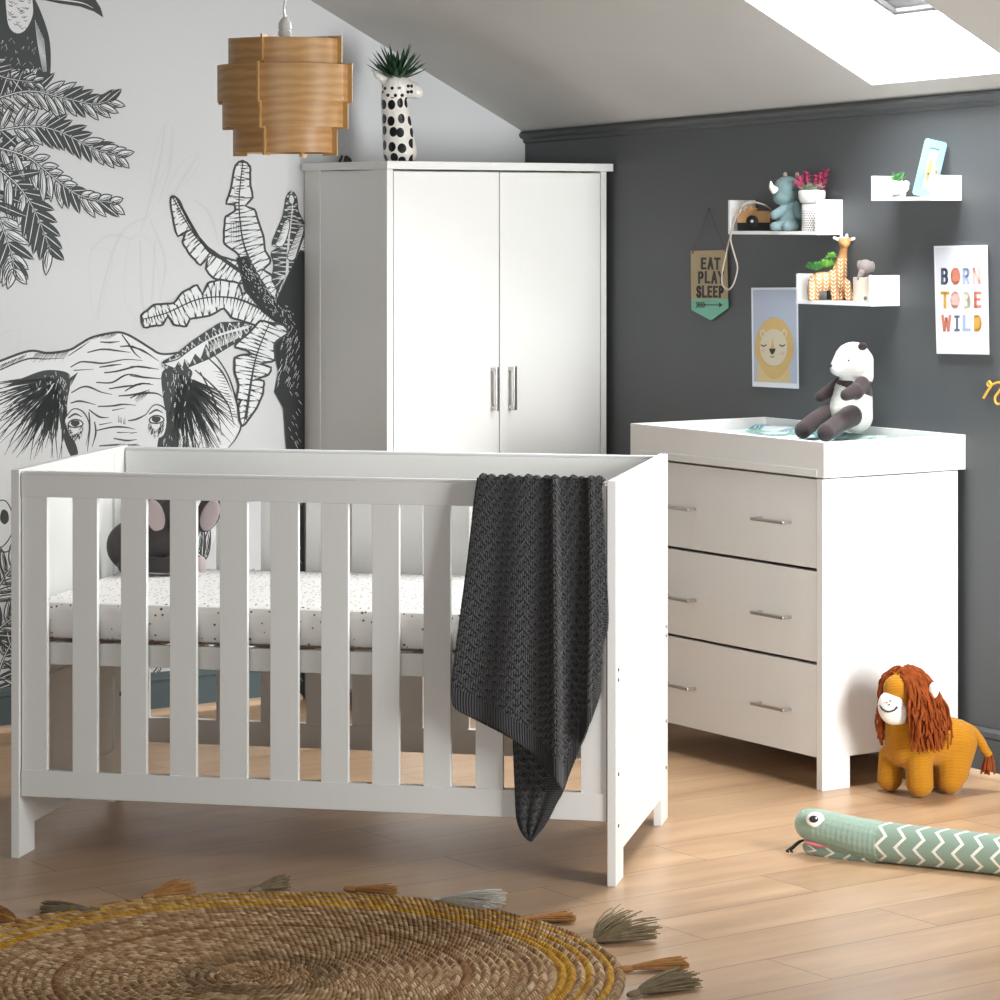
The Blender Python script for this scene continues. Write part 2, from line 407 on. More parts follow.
# elephant
LAY[0]=3; c=lambda *p: crop(0,300,.16,p); e=lambda *p: crop(130,300,.18,p)
head=[(-20,369),(0,361),(29,351),(48,353),(69,350),(80,344),(93,337),(115,332.5),(126,334),(139,341),(150,348),(162,354),(185,352),(215,356),(233,400),(241,425),(232,442),(222,455),(222,520),(190,600),(140,640),(90,640),(40,600),(-20,600)]
mfill(head,4); LAY[0]=4
mstroke([(-20,369),(0,361),(29,351),(48,353),(69,350),(80,344),(93,337),(115,332.5),(126,334),(139,341),(150,348),(162,354),(185,352)],(2.4,2.4,2.2))
mstroke([(-20,380),(0,370),(27,359),(45,359),(64,358)],1.6); hatch((0,365),(27,354),16,(-.8,1),6); hatch((36,353),(70,351),22,(-.7,1),8)
mstroke([(68,356),(80,348),(90,341)],1.3)
W_=[c((545,328),(640,308),(740,318),(815,328)),c((625,262),(690,265),(750,258)),c((750,290),(830,292),(938,345)),c((440,420),(500,388),(560,388),(650,395),(780,372),(890,378)),c((620,420),(700,408),(760,402)),c((650,455),(730,445),(860,415),(938,430)),c((460,440),(585,432)),c((600,515),(700,515),(800,465),(938,490)),c((445,580),(510,545),(560,545),(630,575),(700,590)),c((440,645),(500,632),(600,655)),c((610,665),(700,662),(770,652),(850,658)),c((555,685),(620,730),(680,735)),c((780,570),(850,530),(938,520)),c((740,600),(840,590),(938,560)),c((700,690),(780,675)),c((800,755),(860,742),(938,700)),c((605,815),(700,795),(780,795),(845,808)),c((730,828),(810,828)),c((710,865),(790,878),(855,872)),c((620,912),(740,905),(875,908)),c((620,780),(700,765)),c((680,555),(780,540),(880,530)),e((0,370),(70,372),(160,385)),e((0,420),(80,430),(200,440)),e((0,545),(60,520),(150,520),(205,560)),e((0,490),(60,465),(130,470)),e((0,740),(40,735)),e((0,805),(45,800)),e((0,260),(70,280),(160,340)),c((760,215),(800,270),(840,330),(880,365)),c((420,690),(400,720)),c((590,760),(598,830),(575,920)),c((555,700),(560,800),(545,950))]
for s in W_: mstroke(s,1.9)
hatch((70,378),(78,372),8,(-.5,1),14); hatch((118,422),(126,425),5,(0,-1),7); hatch((140,393),(150,391),8,(-.8,1),9); hatch((100,334),(118,334),8,(-1,.6),8)
# ears: dark inner wedge and radiating wrinkles
def ear(dark,cx,cy,ends,n,k,wd=1.5):
    poly=[(p.x,p.y) for p in smoothpts([(x,y,0) for x,y in dark],4,True)]; mfill(poly,1,4)
    for i in range(n):
        t=i/(n-1)*(len(ends)-1); a=min(int(t),len(ends)-2); f=t-a
        ex=ends[a][0]+(ends[a+1][0]-ends[a][0])*f; ey=ends[a][1]+(ends[a+1][1]-ends[a][1])*f
        s0=R.uniform(.02,.35); s1=R.uniform(.6,1.0); m=R.uniform(-5,5)
        a_=(cx+(ex-cx)*s0,cy+(ey-cy)*s0); b_=(cx+(ex-cx)*s1,cy+(ey-cy)*s1)
        mstroke([a_,((a_[0]+b_[0])/2+m,(a_[1]+b_[1])/2+m*.3),b_],(wd*1.2,wd,.3),1,4)
    for i in range(k):
        u,v=R.random(),R.random()
        q0=dark[R.randrange(len(dark))]; x=cx+(q0[0]-cx)*u+R.uniform(-7,7); y=cy+(q0[1]-cy)*u+v*10
        mstroke([(x,y),(x+R.uniform(-1.5,1.5),y+R.uniform(2,5))],.9,4,lay=7,smooth=False)
ear([(30,375),(48,370),(68,373),(70,385),(67,405),(69,425),(78,452),(72,458),(64,440),(59,415),(60,392),(50,382),(8,386)],60,376,[(-20,385),(-25,405),(-20,425),(-12,440),(0,455),(10,462),(20,462),(32,464),(42,464),(52,462),(64,462)],96,46)
ear([(162,372),(178,366),(192,371),(188,385),(180,410),(178,450),(168,462),(158,460),(158,440),(166,420),(163,398)],178,374,[(240,400),(240,430),(228,450),(218,462),(205,465),(190,465),(176,465),(165,465)],96,60)
for i in range(90):
    x=R.uniform(168,208); y=R.uniform(385,455); mstroke([(x,y),(x+4,y+11)],1,1,lay=5,smooth=False); mstroke([(x+4,y),(x-1,y+10)],.8,1,lay=5,smooth=False)
for q in ([(212,353),(220,362),(229,378),(236,400),(241,424),(236,438),(228,448),(222,456)],[(195,370),(215,388),(228,405),(234,425)],[(205,355),(222,372),(232,392)],[(200,372),(214,400),(222,436)]): mstroke(q,2)
hatch((222,372),(238,420),16,(-1,-.2),9,.8)
for (x,y) in ((75,423),(156,419)):
    LAY[0]=8
    shape([(x-9,y-6),(x,y-12),(x+8,y-9),(x+10,y+4),(x+7,y+16),(x,y+18),(x-7,y+8)],4,4,.4,3)
    for i in range(90): a=R.uniform(-.2,PI+.2); r_=R.uniform(7,14); mstroke([(x+math.cos(a)*r_*.6,y+4+math.sin(a)*r_*.9),(x+math.cos(a)*r_*.6-1,y+7+math.sin(a)*r_*.9)],1.1,1,lay=LAY[0])
    shape([(x-7,y+1),(x-3,y-3),(x+4,y-3),(x+8,y+1),(x+3,y+4),(x-4,y+4)],4,1,1.3,3)
    shape([(x-3,y-2),(x+3,y-2),(x+4,y+1),(x,y+3.4),(x-4,y+1)],1,1,.6,3)
    mstroke([(x-10,y-5),(x-2,y-14),(x+8,y-11),(x+14,y+2),(x+11,y+22)],1.4); mstroke([(x-7,y-5),(x,y-9),(x+7,y-6)],2)
# banana plant
def bleaf(poly,rib,fill=4,sm=0,hs=None,ox=130,oy=150,w=2.2,hd=None,ink=1):
    LAY[0]+=1
    P=crop(ox,oy,.18,poly); shape(P,fill,ink,w,2)
    Rb=[(p.x,p.y) for p in smoothpts([(x,y,0) for x,y in crop(ox,oy,.18,rib)],8)]
    mstroke(Rb,(1,1.4,3),1 if fill==4 else 4,lay=LAY[0],smooth=False)
    for (x,y) in P:      # vein hatching from outline points to the rib
        for k in range(5):
            xx,yy=x+R.uniform(-3,3),y+R.uniform(-3,3)
            q=min(Rb,key=lambda r:(r[0]-xx)**2+(r[1]-yy)**2); f=R.uniform(.25,.75)
            mstroke([(x,y),(x+(q[0]-x)*f*.8+R.uniform(-1,1),y+(q[1]-y)*f*.8)],(1.2,.6,.1),1 if fill==4 else 4,lay=LAY[0],smooth=False)
            g=R.uniform(.0,.2)
            mstroke([(q[0],q[1]),(q[0]+(xx-q[0])*f,q[1]+(yy-q[1])*f+R.uniform(-1,1))],(1.3,.7,.2),1 if fill==4 else 4,lay=LAY[0],smooth=False)
    LAY[0]+=1
def dense(poly,n=6):
    o=[]
    for a,b in zip(poly,poly[1:]+poly[:1]):
        L=math.hypot(b[0]-a[0],b[1]-a[1]); k=max(1,int(L/34))
        for i in range(k): o.append((a[0]+(b[0]-a[0])*i/k,a[1]+(b[1]-a[1])*i/k))
    return o
LAY[0]=12
bleaf(dense([(225,265),(245,258),(275,285),(310,370),(360,460),(430,540),(500,590),(600,620),(680,720),(600,745),(560,740),(460,710),(420,660),(430,600),(390,640),(330,580),(290,510),(310,450),(265,480),(245,420),(225,310)]),[(240,270),(300,380),(380,500),(500,600),(660,710)])
for k in range(5): mstroke(crop(130,150,.18,[(255+k*3,270),(310+k*3,375),(365+k*2,465),(430,545+k*4),(520,600+k*4),(640,680)]),1.4,1,lay=LAY[0])
bleaf(dense([(625,60),(585,85),(570,150),(560,210),(533,300),(575,300),(580,340),(530,370),(520,450),(522,520),(600,580),(620,640),(700,760),(800,860),(820,760),(780,690),(740,665),(775,630),(775,600),(750,560),(740,480),(690,330),(640,310),(680,265),(668,200),(665,90)]),[(625,70),(610,200),(605,330),(630,520),(700,680),(820,870)])
LAY[0]+=1
for i in range(5): mstroke(crop(130,150,.18,[(560+i*14,400),(562+i*14,520)]),.8,lay=LAY[0]); mstroke(crop(130,150,.18,[(545,410+i*24),(625,412+i*24)]),.8,lay=LAY[0])
bleaf(dense([(895,230),(870,260),(850,370),(800,490),(790,530),(830,540),(785,570),(800,640),(790,720),(860,860),(1000,860),(1000,480),(970,420),(930,340),(920,260)]),[(895,240),(900,330),(880,500),(870,700)],fill=1)
LAY[0]+=1
shape(crop(130,150,.18,[(895,245),(880,265),(885,295),(905,300),(912,270)]),4,1,1,2)
for a,b,c_ in (((860,390),(830,470),(805,525)),((940,430),(890,540),(870,600)),((975,460),(935,560),(930,650))):
    LAY[0]+=1; shape([(p.x,p.y) for p in smoothpts([(x,y,0) for x,y in crop(130,150,.18,[a,b,c_,(c_[0]+40,c_[1]+10),(b[0]+45,b[1]),(a[0]+25,a[1]+10)])],3,True)],4,1,1); hatch(*crop(130,150,.18,[a,c_]),12,(1,-.35),6)
bleaf(dense([(60,920),(130,860),(240,850),(290,790),(370,750),(400,800),(430,740),(500,720),(600,740),(620,800),(640,790),(760,870),(850,950),(800,990),(700,975),(560,930),(520,880),(440,920),(330,940),(310,980),(240,970),(210,920),(180,970),(75,985)]),[(70,940),(200,905),(380,828),(560,820),(700,870),(830,950)])
LAY[0]+=1
# heart of the plant and trunk
shape([(236,258),(246,256),(262,285),(276,300),(290,270),(300,250),(322,262),(318,300),(316,350),(322,420),(312,470),(303,505),(306,700),(296,700),(297,560),(293,505),(286,450),(283,408),(274,392),(278,372),(273,350),(280,326),(262,312),(244,290)],2,1,1)
for i in range(150):
    t=R.random(); x=244+t*44+R.uniform(-7,7); y=266+t*55+R.uniform(-8,8); mstroke([(x,y),(x+1.2,y+1.6)],.8,4,lay=LAY[0],smooth=False)
for i in range(70):
    x=R.uniform(278,300); y=R.uniform(325,385); mstroke([(x,y),(x-2,y+5)],.7,4,lay=LAY[0],smooth=False)
for i in range(90):
    x=R.uniform(288,300); y=R.uniform(390,690); mstroke([(x,y),(x+2.4,y+4)],.7,4,lay=LAY[0],smooth=False)
bleaf(dense([(175,352),(260,300),(340,235),(420,180),(500,130),(600,125),(670,140),(650,190),(540,260),(440,320),(320,370),(290,390),(200,380)]),[(180,355),(330,290),(480,200),(650,150)],fill=1,oy=300)
LAY[0]+=1; shape(crop(130,300,.18,[(180,352),(260,330),(340,270),(430,215),(440,290),(420,245),(390,330),(360,300),(330,360),(300,330),(290,375),(265,345),(245,380)]),4,1,1.2)
hatch(*crop(130,300,.18,[(440,290),(620,200)]),26,(.1,-1),9,.8,mi=4,lay=LAY[0])
bleaf(dense([(720,115),(660,180),(600,230),(580,262),(640,275),(660,300),(620,305),(580,320),(578,400),(600,470),(590,550),(612,556),(598,590),(605,665),(622,700),(650,670),(700,600),(735,520),(740,450),(700,440),(765,415),(780,375),(720,355),(800,335),(800,240),(875,180),(850,140)]),[(770,130),(705,290),(675,420),(640,650)],oy=300)
for q_ in ([(318,265),(325,220),(338,162),(343,156.5),(349,158),(350,168),(340,210),(330,250)],[(316,300),(340,270),(375,262),(390,270),(365,285),(335,305)],[(314,320),(345,330),(372,352),(380,380),(350,365),(320,345)]): LAY[0]+=1; shape(q_,1,1,1.4,2); mstroke([q_[0],q_[3],q_[4]],(2,1,.3),4,lay=LAY[0])
# undergrowth low on the wall
for x,y,a,l in ((-8,600,-1.2,80),(-12,640,-.9,70),(-6,690,-1.4,100),(30,700,-1.9,120),(90,700,-1.2,110),(150,700,-2.0,110),(185,690,-.95,150),(230,690,-1.3,170),(262,700,-1.75,150),(250,640,-2.6,70),(225,600,-.6,60),(205,560,-2.5,40),(245,700,-.8,60)):
    n=10; p=[]
    for i in range(5): t=i/4; p.append((x+math.cos(a+.35*t)*l*t,y+math.sin(a+.35*t)*l*t))
    frond(p,9,30,30,6,.35)
LAY[0]=30
shape([(-14,510),(2,500),(10,508),(14,524),(8,540),(-2,548),(-14,540)],4,1,1.2,3); shape([(2,510),(7,512),(8,520),(4,524),(0,519)],1,1,.7,3)
mstroke([(-8,545),(4,552),(12,548)],1.5); mstroke([(-4,548),(0,565),(8,590)],2)
me=bpy.data.meshes.new('wall_left'); MB.to_mesh(me); MB.free()
wl=objm('wall_left',me,[PAPER,INK,INKD,GHOST,LIGHTP],smooth=False); wl.matrix_world=frame(CO,YAW2); wl['kind']='structure'
# ---------------------------------------------------------------- cot
FR=floor_pt(616,887); FL=floor_pt(11,858)
CX=(FR-FL).normalized(); LC=(FR-FL).length; DC=.763; YC=math.atan2(CX.y,CX.x)
cot=empty('cot',FL,YC,'white slatted cot bed on four square legs in the middle of the room','cot')
SCREW=plain('dark_screw',rgb(70,66,62),.5,.6)
def end_panel(x0,x1,outer):
    bm=bmesh.new(); zt=.9015
    box(bm,x0,x1,0,.1,0,zt); box(bm,x0,x1,DC-.1,DC,0,zt)                      # stiles
    for a,b in ((.836,zt),(.322,.397),(.066,.134)): box(bm,x0+.0005,x1-.0005,.1,DC-.1,a,b)
    xi=(x0+.006,x1-.006)
    for a,b in ((.397,.836),(.134,.322)): box(bm,xi[0],xi[1],.098,DC-.098,a-.002,b+.002,bv=0)
    o=obj('end_panel',bm,WHITE,cot)
    s=1 if outer=='R' else -1; xo=x1 if s>0 else x0
    for y in (.03,DC-.03):
        for z in (.478,.455,.245,.13):
            bm=bmesh.new(); q=bmesh.ops.create_cone(bm,cap_ends=True,segments=12,radius1=.0042,radius2=.0042,depth=.002)
            bmesh.ops.transform(bm,matrix=Matrix.Translation((xo+s*.0006,y,z))@Matrix.Rotation(PI/2,4,'Y'),verts=q['verts']); obj('screw_cap',bm,SCREW,o)
    # bolt heads inside
    xi2=x0 if s>0 else x1
    for y in (.06,DC-.06):
        for z in (.8,.27):
            bm=bmesh.new(); q=bmesh.ops.create_cone(bm,cap_ends=True,segments=12,radius1=.006,radius2=.006,depth=.002)
            bmesh.ops.transform(bm,matrix=Matrix.Translation((xi2-s*.0006,y,z))@Matrix.Rotation(PI/2,4,'Y'),verts=q['verts']); obj('bolt_head',bm,SCREW,o)
end_panel(0,.020,'L'); end_panel(LC-.020,LC,'R')
def side_panel(y0,y1):
    x0,x1=.0225,LC-.0225
    bm=bmesh.new()
    box(bm,x0,x1,y0,y1,.838 if y0<.1 else .821,.8905); box(bm,x0,x1,y0,y1,.143,.205)
    o=obj('side_panel',bm,WHITE,cot)
    bm=bmesh.new(); box(bm,x0+.002,x1-.002,y0+.0015,y1-.0015,.8935,.8975,bv=.001); box(bm,x0+.004,x1-.004,y0+.006,y1-.006,.890,.894,bv=0); obj('rail_cap',bm,WHITE2,o)
    xs=[(24.0,45.5),(71,95.7),(119.5,145),(168.5,195),(218.5,246),(269,297),(320,347),(371,398),(422.5,449.5),(474.5,502),(527,554),(580,606)]
    # pixel pairs on the front plane turned into true positions along the rail
    def sx(px):
        k=(px-500)/F; P=FL; return (k*P.y-P.x)/(CX.x-k*CX.y)
    ym=(y0+y1)/2
    for i,(a,b) in enumerate(xs):
        a,b=sx(a),sx(b)
        if i==0: a=x0+.0005
        if i==11: b=x1-.0005
        bm=bmesh.new(); box(bm,a,b,y0+.003,y1-.003,.2045,.8385,bv=.001); obj('slat',bm,WHITE,o)
    return o
side_panel(.006,.028); side_panel(DC-.028,DC-.006)
bm=bmesh.new(); mx0,mx1,my0,my1=.028,LC-.028,.034,DC-.034
box(bm,mx0,mx1,my0,my0+.02,.447,.4985); box(bm,mx0,mx1,my1-.02,my1,.447,.4985)
box(bm,mx0,mx0+.03,my0+.02,my1-.02,.447,.49); box(bm,mx1-.03,mx1,my0+.02,my1-.02,.447,.49)
for i in range(14): x=mx0+.05+i*(mx1-mx0-.14)/13; box(bm,x,x+.05,my0+.02,my1-.02,.478,.488)
obj('mattress_base',bm,WHITE,cot)
# mattress in a spotted fitted sheet
q=NT('spotted_sheet'); v=q.coord(); vo=q.n('ShaderNodeTexVoronoi',{'Vector':v,'Scale':66.0,'Randomness':.72}); 
n=q.noise(v,30,2); ds=q.math('LESS_THAN',vo.outputs['Distance'],q.math('ADD',.06,q.math('MULTIPLY',n,.26)))
q.bump(q.noise(v,500,3),.12,.001); SHEET=q.out(q.mix(ds,rgb(238,236,232),rgb(120,98,80)),.85)
mt=empty('mattress',cot.matrix_world@Vector((0,0,0)) if False else FL+Vector((0,0,.5)),YC,'cot mattress in a white fitted sheet with tiny brown spots, inside the cot','mattress')
bm=bmesh.new(); box(bm,.036,LC-.036,.042,DC-.042,.0005,.096,bv=.026); 
for vtx in bm.verts:
    vtx.co.z+=.0025*noise.noise(vtx.co*6) if vtx.co.z>.05 else 0
obj('fitted_sheet',bm,SHEET,mt)
bm=bmesh.new(); tube(bm,smoothpts([(.06,.0395,.006),(LC/2,.0395,.006),(LC-.06,.0395,.006)],8),.0022,6); obj('hem',bm,plain('brown_seam',rgb(120,92,72),.8),mt)
# ---------------------------------------------------------------- chest of drawers
D0=floor_pt(822.5,791.5); DL=Vector((.55601,-.83118,0)).normalized(); YD=math.atan2(DL.y,DL.x); WD=.831; DD=.4714
dr=empty('chest_of_drawers',D0,YD,'white chest of three drawers standing against the dark wall','chest of drawers')
zt=.81
def dside(x0,x1,o):
    bm=bmesh.new(); xa,xb=(x0,x1-.005) if o>0 else (x0+.005,x1)
    box(bm,xa if o>0 else x0,xb if o>0 else x1,.093,.3785,.082,zt-.03) if False else None
    # legs at both ends, arched panel between
    box(bm,x0,x1,0,.0935,0,zt-.002); box(bm,x0,x1,.377,DD,0,zt-.002)
    pin=.003
    box(bm,x0+(pin if o<0 else 0),x1-(pin if o>0 else 0),.0925,.378,.082,zt-.003)
    return obj('side_panel',bm,WHITE,dr)
dside(-.024,0,1); dside(-WD,-WD+.024,-1)
B('carcass',dr,WHITE,(-WD+.0245,-.0245,.03,DD-.02,.083,.12),(-WD+.0245,-.0245,DD-.02,DD-.008,.08,zt-.003),(-WD+.0245,-.0245,.06,DD-.02,zt-.022,zt-.003),(-WD+.0245,-.0245,.42,.44,.12,.78))
def sxd(px):
    k=(px-500)/F; P=D0; return (k*P.y-P.x)/(DL.x-k*DL.y)
for z0,z1 in ((.574,.8055),(.331,.566),(.083,.323)):
    o=B('drawer',dr,WHITE,(-WD+.027,-.0275,.003,.021,z0,z1),(-WD+.05,-.05,.0215,.40,z0+.02,z1-.05))
    zh=z0+(z1-z0)*.62
    for xc in (sxd(775),sxd(681)):
        zz={.574:.686,.331:.4365,.083:.1945}[z0]
        bm=bmesh.new(); box(bm,xc-.069,xc+.069,-.03,-.022,zz-.0045,zz+.0045,bv=.002)
        for s in (-1,1): box(bm,xc+s*.061-.005,xc+s*.061+.005,-.024,.003,zz-.004,zz+.004,bv=.0015)
        obj('handle',bm,METAL,o)
# removable changing top
TD=.493
ct=empty('changing_tray',D0+Vector((0,0,.811)),YD,'white open changing tray fitted on top of the chest of drawers','changing tray')
B('tray_frame',ct,WHITE,(-WD-.007,.007,-.001,.017,0,.093),(-WD-.007,.007,TD-.018,TD,0,.093),(-.011,.007,.017,TD-.018,0,.093),(-WD-.007,-WD+.011,.017,TD-.018,0,.093))
B('tray_base',ct,WHITE,(-WD+.011,-.011,.017,TD-.018,.003,.02))
B('fixing_strip',ct,WHITE,(-WD+.02,-.0195,-.0028,-.0012,0.001,.021))
# changing mat with a leaf print
q=NT('leaf_print_vinyl'); v=q.coord(scale=(1,1,1)); dn=q.n('ShaderNodeTexNoise',{'Vector':v,'Scale':9.0}); v2=q.n('ShaderNodeMix',data_type='VECTOR'); q.put(v2.inputs[0],.06); q.put(v2.inputs[4],v); q.put(v2.inputs[5],dn.outputs[1])
wv=q.n('ShaderNodeTexVoronoi',{'Vector':v2.outputs[1],'Scale':17.0},feature='F1'); wv2=q.n('ShaderNodeTexWave',{'Vector':v2.outputs[1],'Scale':24.0,'Distortion':9.0,'Detail':2.0})
cc=q.n('ShaderNodeSeparateColor',{0:wv.outputs['Color']})
base=q.ramp(cc.outputs[0],(.0,rgb(222,232,232)),(.20,rgb(222,232,232)),(.24,rgb(34,134,140)),(.45,rgb(14,92,104)),(.62,rgb(90,165,150)),(.74,rgb(220,230,230)),(.84,rgb(120,146,176)),(1,rgb(44,78,122))); base.node.color_ramp.interpolation='CONSTANT'
col=q.mix(q.math('LESS_THAN',wv2.outputs[1],.22),base,rgb(214,228,228)); MAT=q.out(col,.35)
cm=empty('changing_mat',D0+Vector((0,0,.831)),YD,'padded changing mat with teal leaf print lying in the changing tray','changing mat')
bm=bmesh.new(); nx,ny=40,24; g=[]
x0,x1,y0,y1=-WD+.03,-.03,.03,TD-.03
def rr(t): return max(0,min(1,t))
rows=[]
for j in range(ny+1):
    row=[]
    for i in range(nx+1):
        u,v_=i/nx,j/ny; e=min(u,1-u)*2,min(v_,1-v_)*2
        ed=(min(1,e[0]*14)**.5)*(min(1,e[1]*9)**.5)
        side=.02*math.exp(-((min(v_,1-v_)-.13)/.08)**2)+.018*math.exp(-((u)/.1)**2)*0
        row.append(bm.verts.new((x0+(x1-x0)*u,y0+(y1-y0)*v_,.001+ed*(.046+side*.6+.003*noise.noise(Vector((u*9,v_*6,0)))))))
    rows.append(row)
for j in range(ny):
    for i in range(nx): bm.faces.new((rows[j][i],rows[j][i+1],rows[j+1][i+1],rows[j+1][i]))
per=rows[0]+[r[-1] for r in rows[1:]]+rows[-1][-2::-1]+[r[0] for r in rows[-2:0:-1]]
bm.faces.new(per[::-1])
obj('pad',bm,MAT,cm,ang=60)
# ---------------------------------------------------------------- wardrobe
W0=floor_pt(387,719); WW,WDp,WH=.818,.4670,1.653
wd=empty('wardrobe',W0,YAW2,'tall white two-door wardrobe in the corner between the mural and dark walls','wardrobe')
zt=WH-.024
for x0,x1,o in ((0,.022,-1),(WW-.022,WW,1)):
    bm=bmesh.new(); box(bm,x0,x1,0,.09,0,zt); box(bm,x0,x1,WDp-.09,WDp-.0,0,zt)
    box(bm,x0+(.003 if o<0 else 0),x1-(.003 if o>0 else 0),.0895,WDp-.0895,.06,zt-.002)
    obj('side_panel',bm,WHITE,wd)
bm=bmesh.new(); box(bm,-.012,WW+.012,-.02,WDp,zt,WH,bv=.002); obj('top_panel',bm,WHITE,wd)
B('carcass',wd,WHITE,(.0225,WW-.0225,WDp-.02,WDp-.01,.06,zt-.002),(.0225,WW-.0225,.03,WDp-.02,.06,.08),(.0225,WW-.0225,.10,WDp-.02,zt-.02,zt-.001),(.0225,WW-.0225,.012,.03,.06,.12))
for x0,x1,s in ((.0245,WW/2-.0015,1),(WW/2+.0015,WW-.0245,-1)):
    o=B('door',wd,WHITE2,(x0,x1,.001,.019,.125,zt-.006),label=None)
    o.data.materials[0]=WHITE
    xh=(x1-.026) if s>0 else (x0+.036)
    bm=bmesh.new(); box(bm,xh-.006,xh+.006,-.031,-.022,.899,1.032,bv=.002)
    for z in (.908,1.023): box(bm,xh-.005,xh+.005,-.024,.0015,z-.005,z+.005,bv=.001)
    obj('handle',bm,METAL,o)
# ---------------------------------------------------------------- wall shelves
def shelf(xw,xf,xl,yt,yb,label):
    k=(xf-500)/F
    q=wall_pt(xw,220); t=(k*q.y-q.x)/(N1.x-k*N1.y); f=q+N1*t
    t2=(((xl-500)/F)*f.y-f.x)/(-D1.x+((xl-500)/F)*D1.y); L=t2
    z1=H-(yt-HY)*f.y/F; z0=H-(yb-HY)*f.y/F
    o=empty('wall_shelf',Vector((q.x,q.y,z0)),YAW1,label,'shelf','white u-shaped shelves on the dark wall')
    h=z1-z0; th=.010
    B('shelf_board',o,WHITE2,(-L,0,-t,-.0005,0,th),bv=.001)
    B('end_panel',o,WHITE2,(-th,0,-t,-.0005,th,h),bv=.001); B('end_panel',o,WHITE2,(-L,-L+th,-t,-.0005,th,h),bv=.001)
    return z0+th,t
S1=shelf(843,817,728,199.5,235,'longest white wall shelf, holding the toy camera, rhino and dotted pot')
S2=shelf(962,932,871,175,200.5,'shortest white wall shelf, upper right, holding the pale blue photo frame')
S3=shelf(900,871,796,275.5,306.5,'white wall shelf below the other two, holding the tan giraffe planter')
def on_shelf(px,S,off):
    p=wall_pt(px,216,off); return Vector((p.x,p.y,S[0]+.0004)),p.y/F
GREEN=plain('succulent_green',rgb(70,140,70),.5,ns=60); DGREEN=plain('dark_green_leaf',rgb(32,70,38),.45,ns=60); LGREEN=plain('lime_green_leaf',rgb(125,185,80),.5)
PINK=plain('magenta_leaf',rgb(165,60,95),.5,ns=60); SAGE=plain('sage_leaf',rgb(140,155,130),.6); SAGER=plain('sage_leaf_rim',rgb(170,130,130),.6)
CERW=plain('white_ceramic',rgb(238,236,232),.25); BLK=plain('black_paint',rgb(28,28,30),.4)
def leafblade(bm,p,d,L,w,th,curl=.3,mi=0):
    """thick pointed succulent leaf from p along d, curving upward"""
    p=Vector(p); d=Vector(d).normalized(); n=6
    pts=[]; rad=[]
    for i in range(n+1):
        t=i/n; pts.append(p+d*L*t+Vector((0,0,curl*L*t*t))); rad.append(max(.0004,w*(.45+.9*t)*(1-t**2.2)**.8 if t<1 else .0003))
    s=d.cross(Vector((0,0,1))); s=s.normalized() if s.length>.01 else Vector((1,0,0))
    rings=[]
    for i,(c,r) in enumerate(zip(pts,rad)):
        t=(pts[min(i+1,n)]-pts[max(i-1,0)]).normalized(); u=s.cross(t).normalized()
        rings.append([bm.verts.new(c+s*r*math.cos(a)+u*r*th*math.sin(a)) for a in [k*PI/3 for k in range(6)]])
    for a,b in zip(rings,rings[1:]):
        for k in range(6): bm.faces.new((a[k],a[(k+1)%6],b[(k+1)%6],b[k])).material_index=mi
    bm.faces.new(rings[0][::-1]).material_index=mi; bm.faces.new(rings[-1]).material_index=mi
def rosette(bm,c,Rr,n,w,up=.5,mi=0,th=.35,curl=.25,jit=.15):
    for k in range(n):
        t=k/n; a=k*2.4+R.uniform(-jit,jit); e=up+(1.25-up)*(1-t) ; L=Rr*(.6+.4*t)*R.uniform(.75,1.12)
        leafblade(bm,c,(math.cos(a)*math.cos(e),math.sin(a)*math.cos(e),math.sin(e)),L,w,th,curl*(1-.5*t),mi)
# rhino plush: all plush bodies are drawn in millimetre-like units of one photo pixel at their distance
def fabric(name,c,sc=350,b=.35,sheen=.2): 
    q=NT(name); v=q.coord(); h=q.noise(v,sc,3); q.bump(h,b,.002); return q.out(q.mix(h,tuple(x*.8 for x in c[:3])+(1,),tuple(min(1,x*1.08) for x in c[:3])+(1,)),.95,0,.2,sheen)
p,k=on_shelf(789,S1,.055)
rh=empty('plush_rhino',p,0,'blue-grey plush rhino with a white horn sitting on the longest wall shelf','soft toy')
RF=fabric('blue_grey_plush',rgb(112,135,138)); WF=fabric('white_plush',rgb(235,230,222)); BGF=fabric('beige_plush',rgb(170,155,140))
plush('body',rh,RF,[((0,0,12),(13,11,12.5)),((-2,-3,41),(14.5,13,14)),((-7,-6,34),(10,9,8.5)),((-6,-8,22),4.2,(-16,-12,16),4.6),((7,-8,25),4.5,(9,-13,17),5),((-2,-6,6),5.5,(-16,-12,4.6),4.6),((4,-6,6),6,(-4,-15,4.8),4.8),((1,0,24),(9,9,8))],1.0,5,k=k)
bm=bmesh.new(); tube(bm,smoothpts([(-15*k,-11*k,40*k),(-18.5*k,-13*k,44*k),(-19.5*k,-14*k,49.5*k)],4),[4.2*k,3*k,.6*k],10); obj('horn',bm,WF,rh)
for x in (-4,8):
    bm=bmesh.new(); ell(bm,(x*k,-1*k,55.5*k),(2.2*k,1.2*k,3.4*k)); obj('ear',bm,BGF,rh)
bm=bmesh.new(); ell(bm,(3*k,-15*k,41*k),1.0*k); obj('eye',bm,BLK,rh)
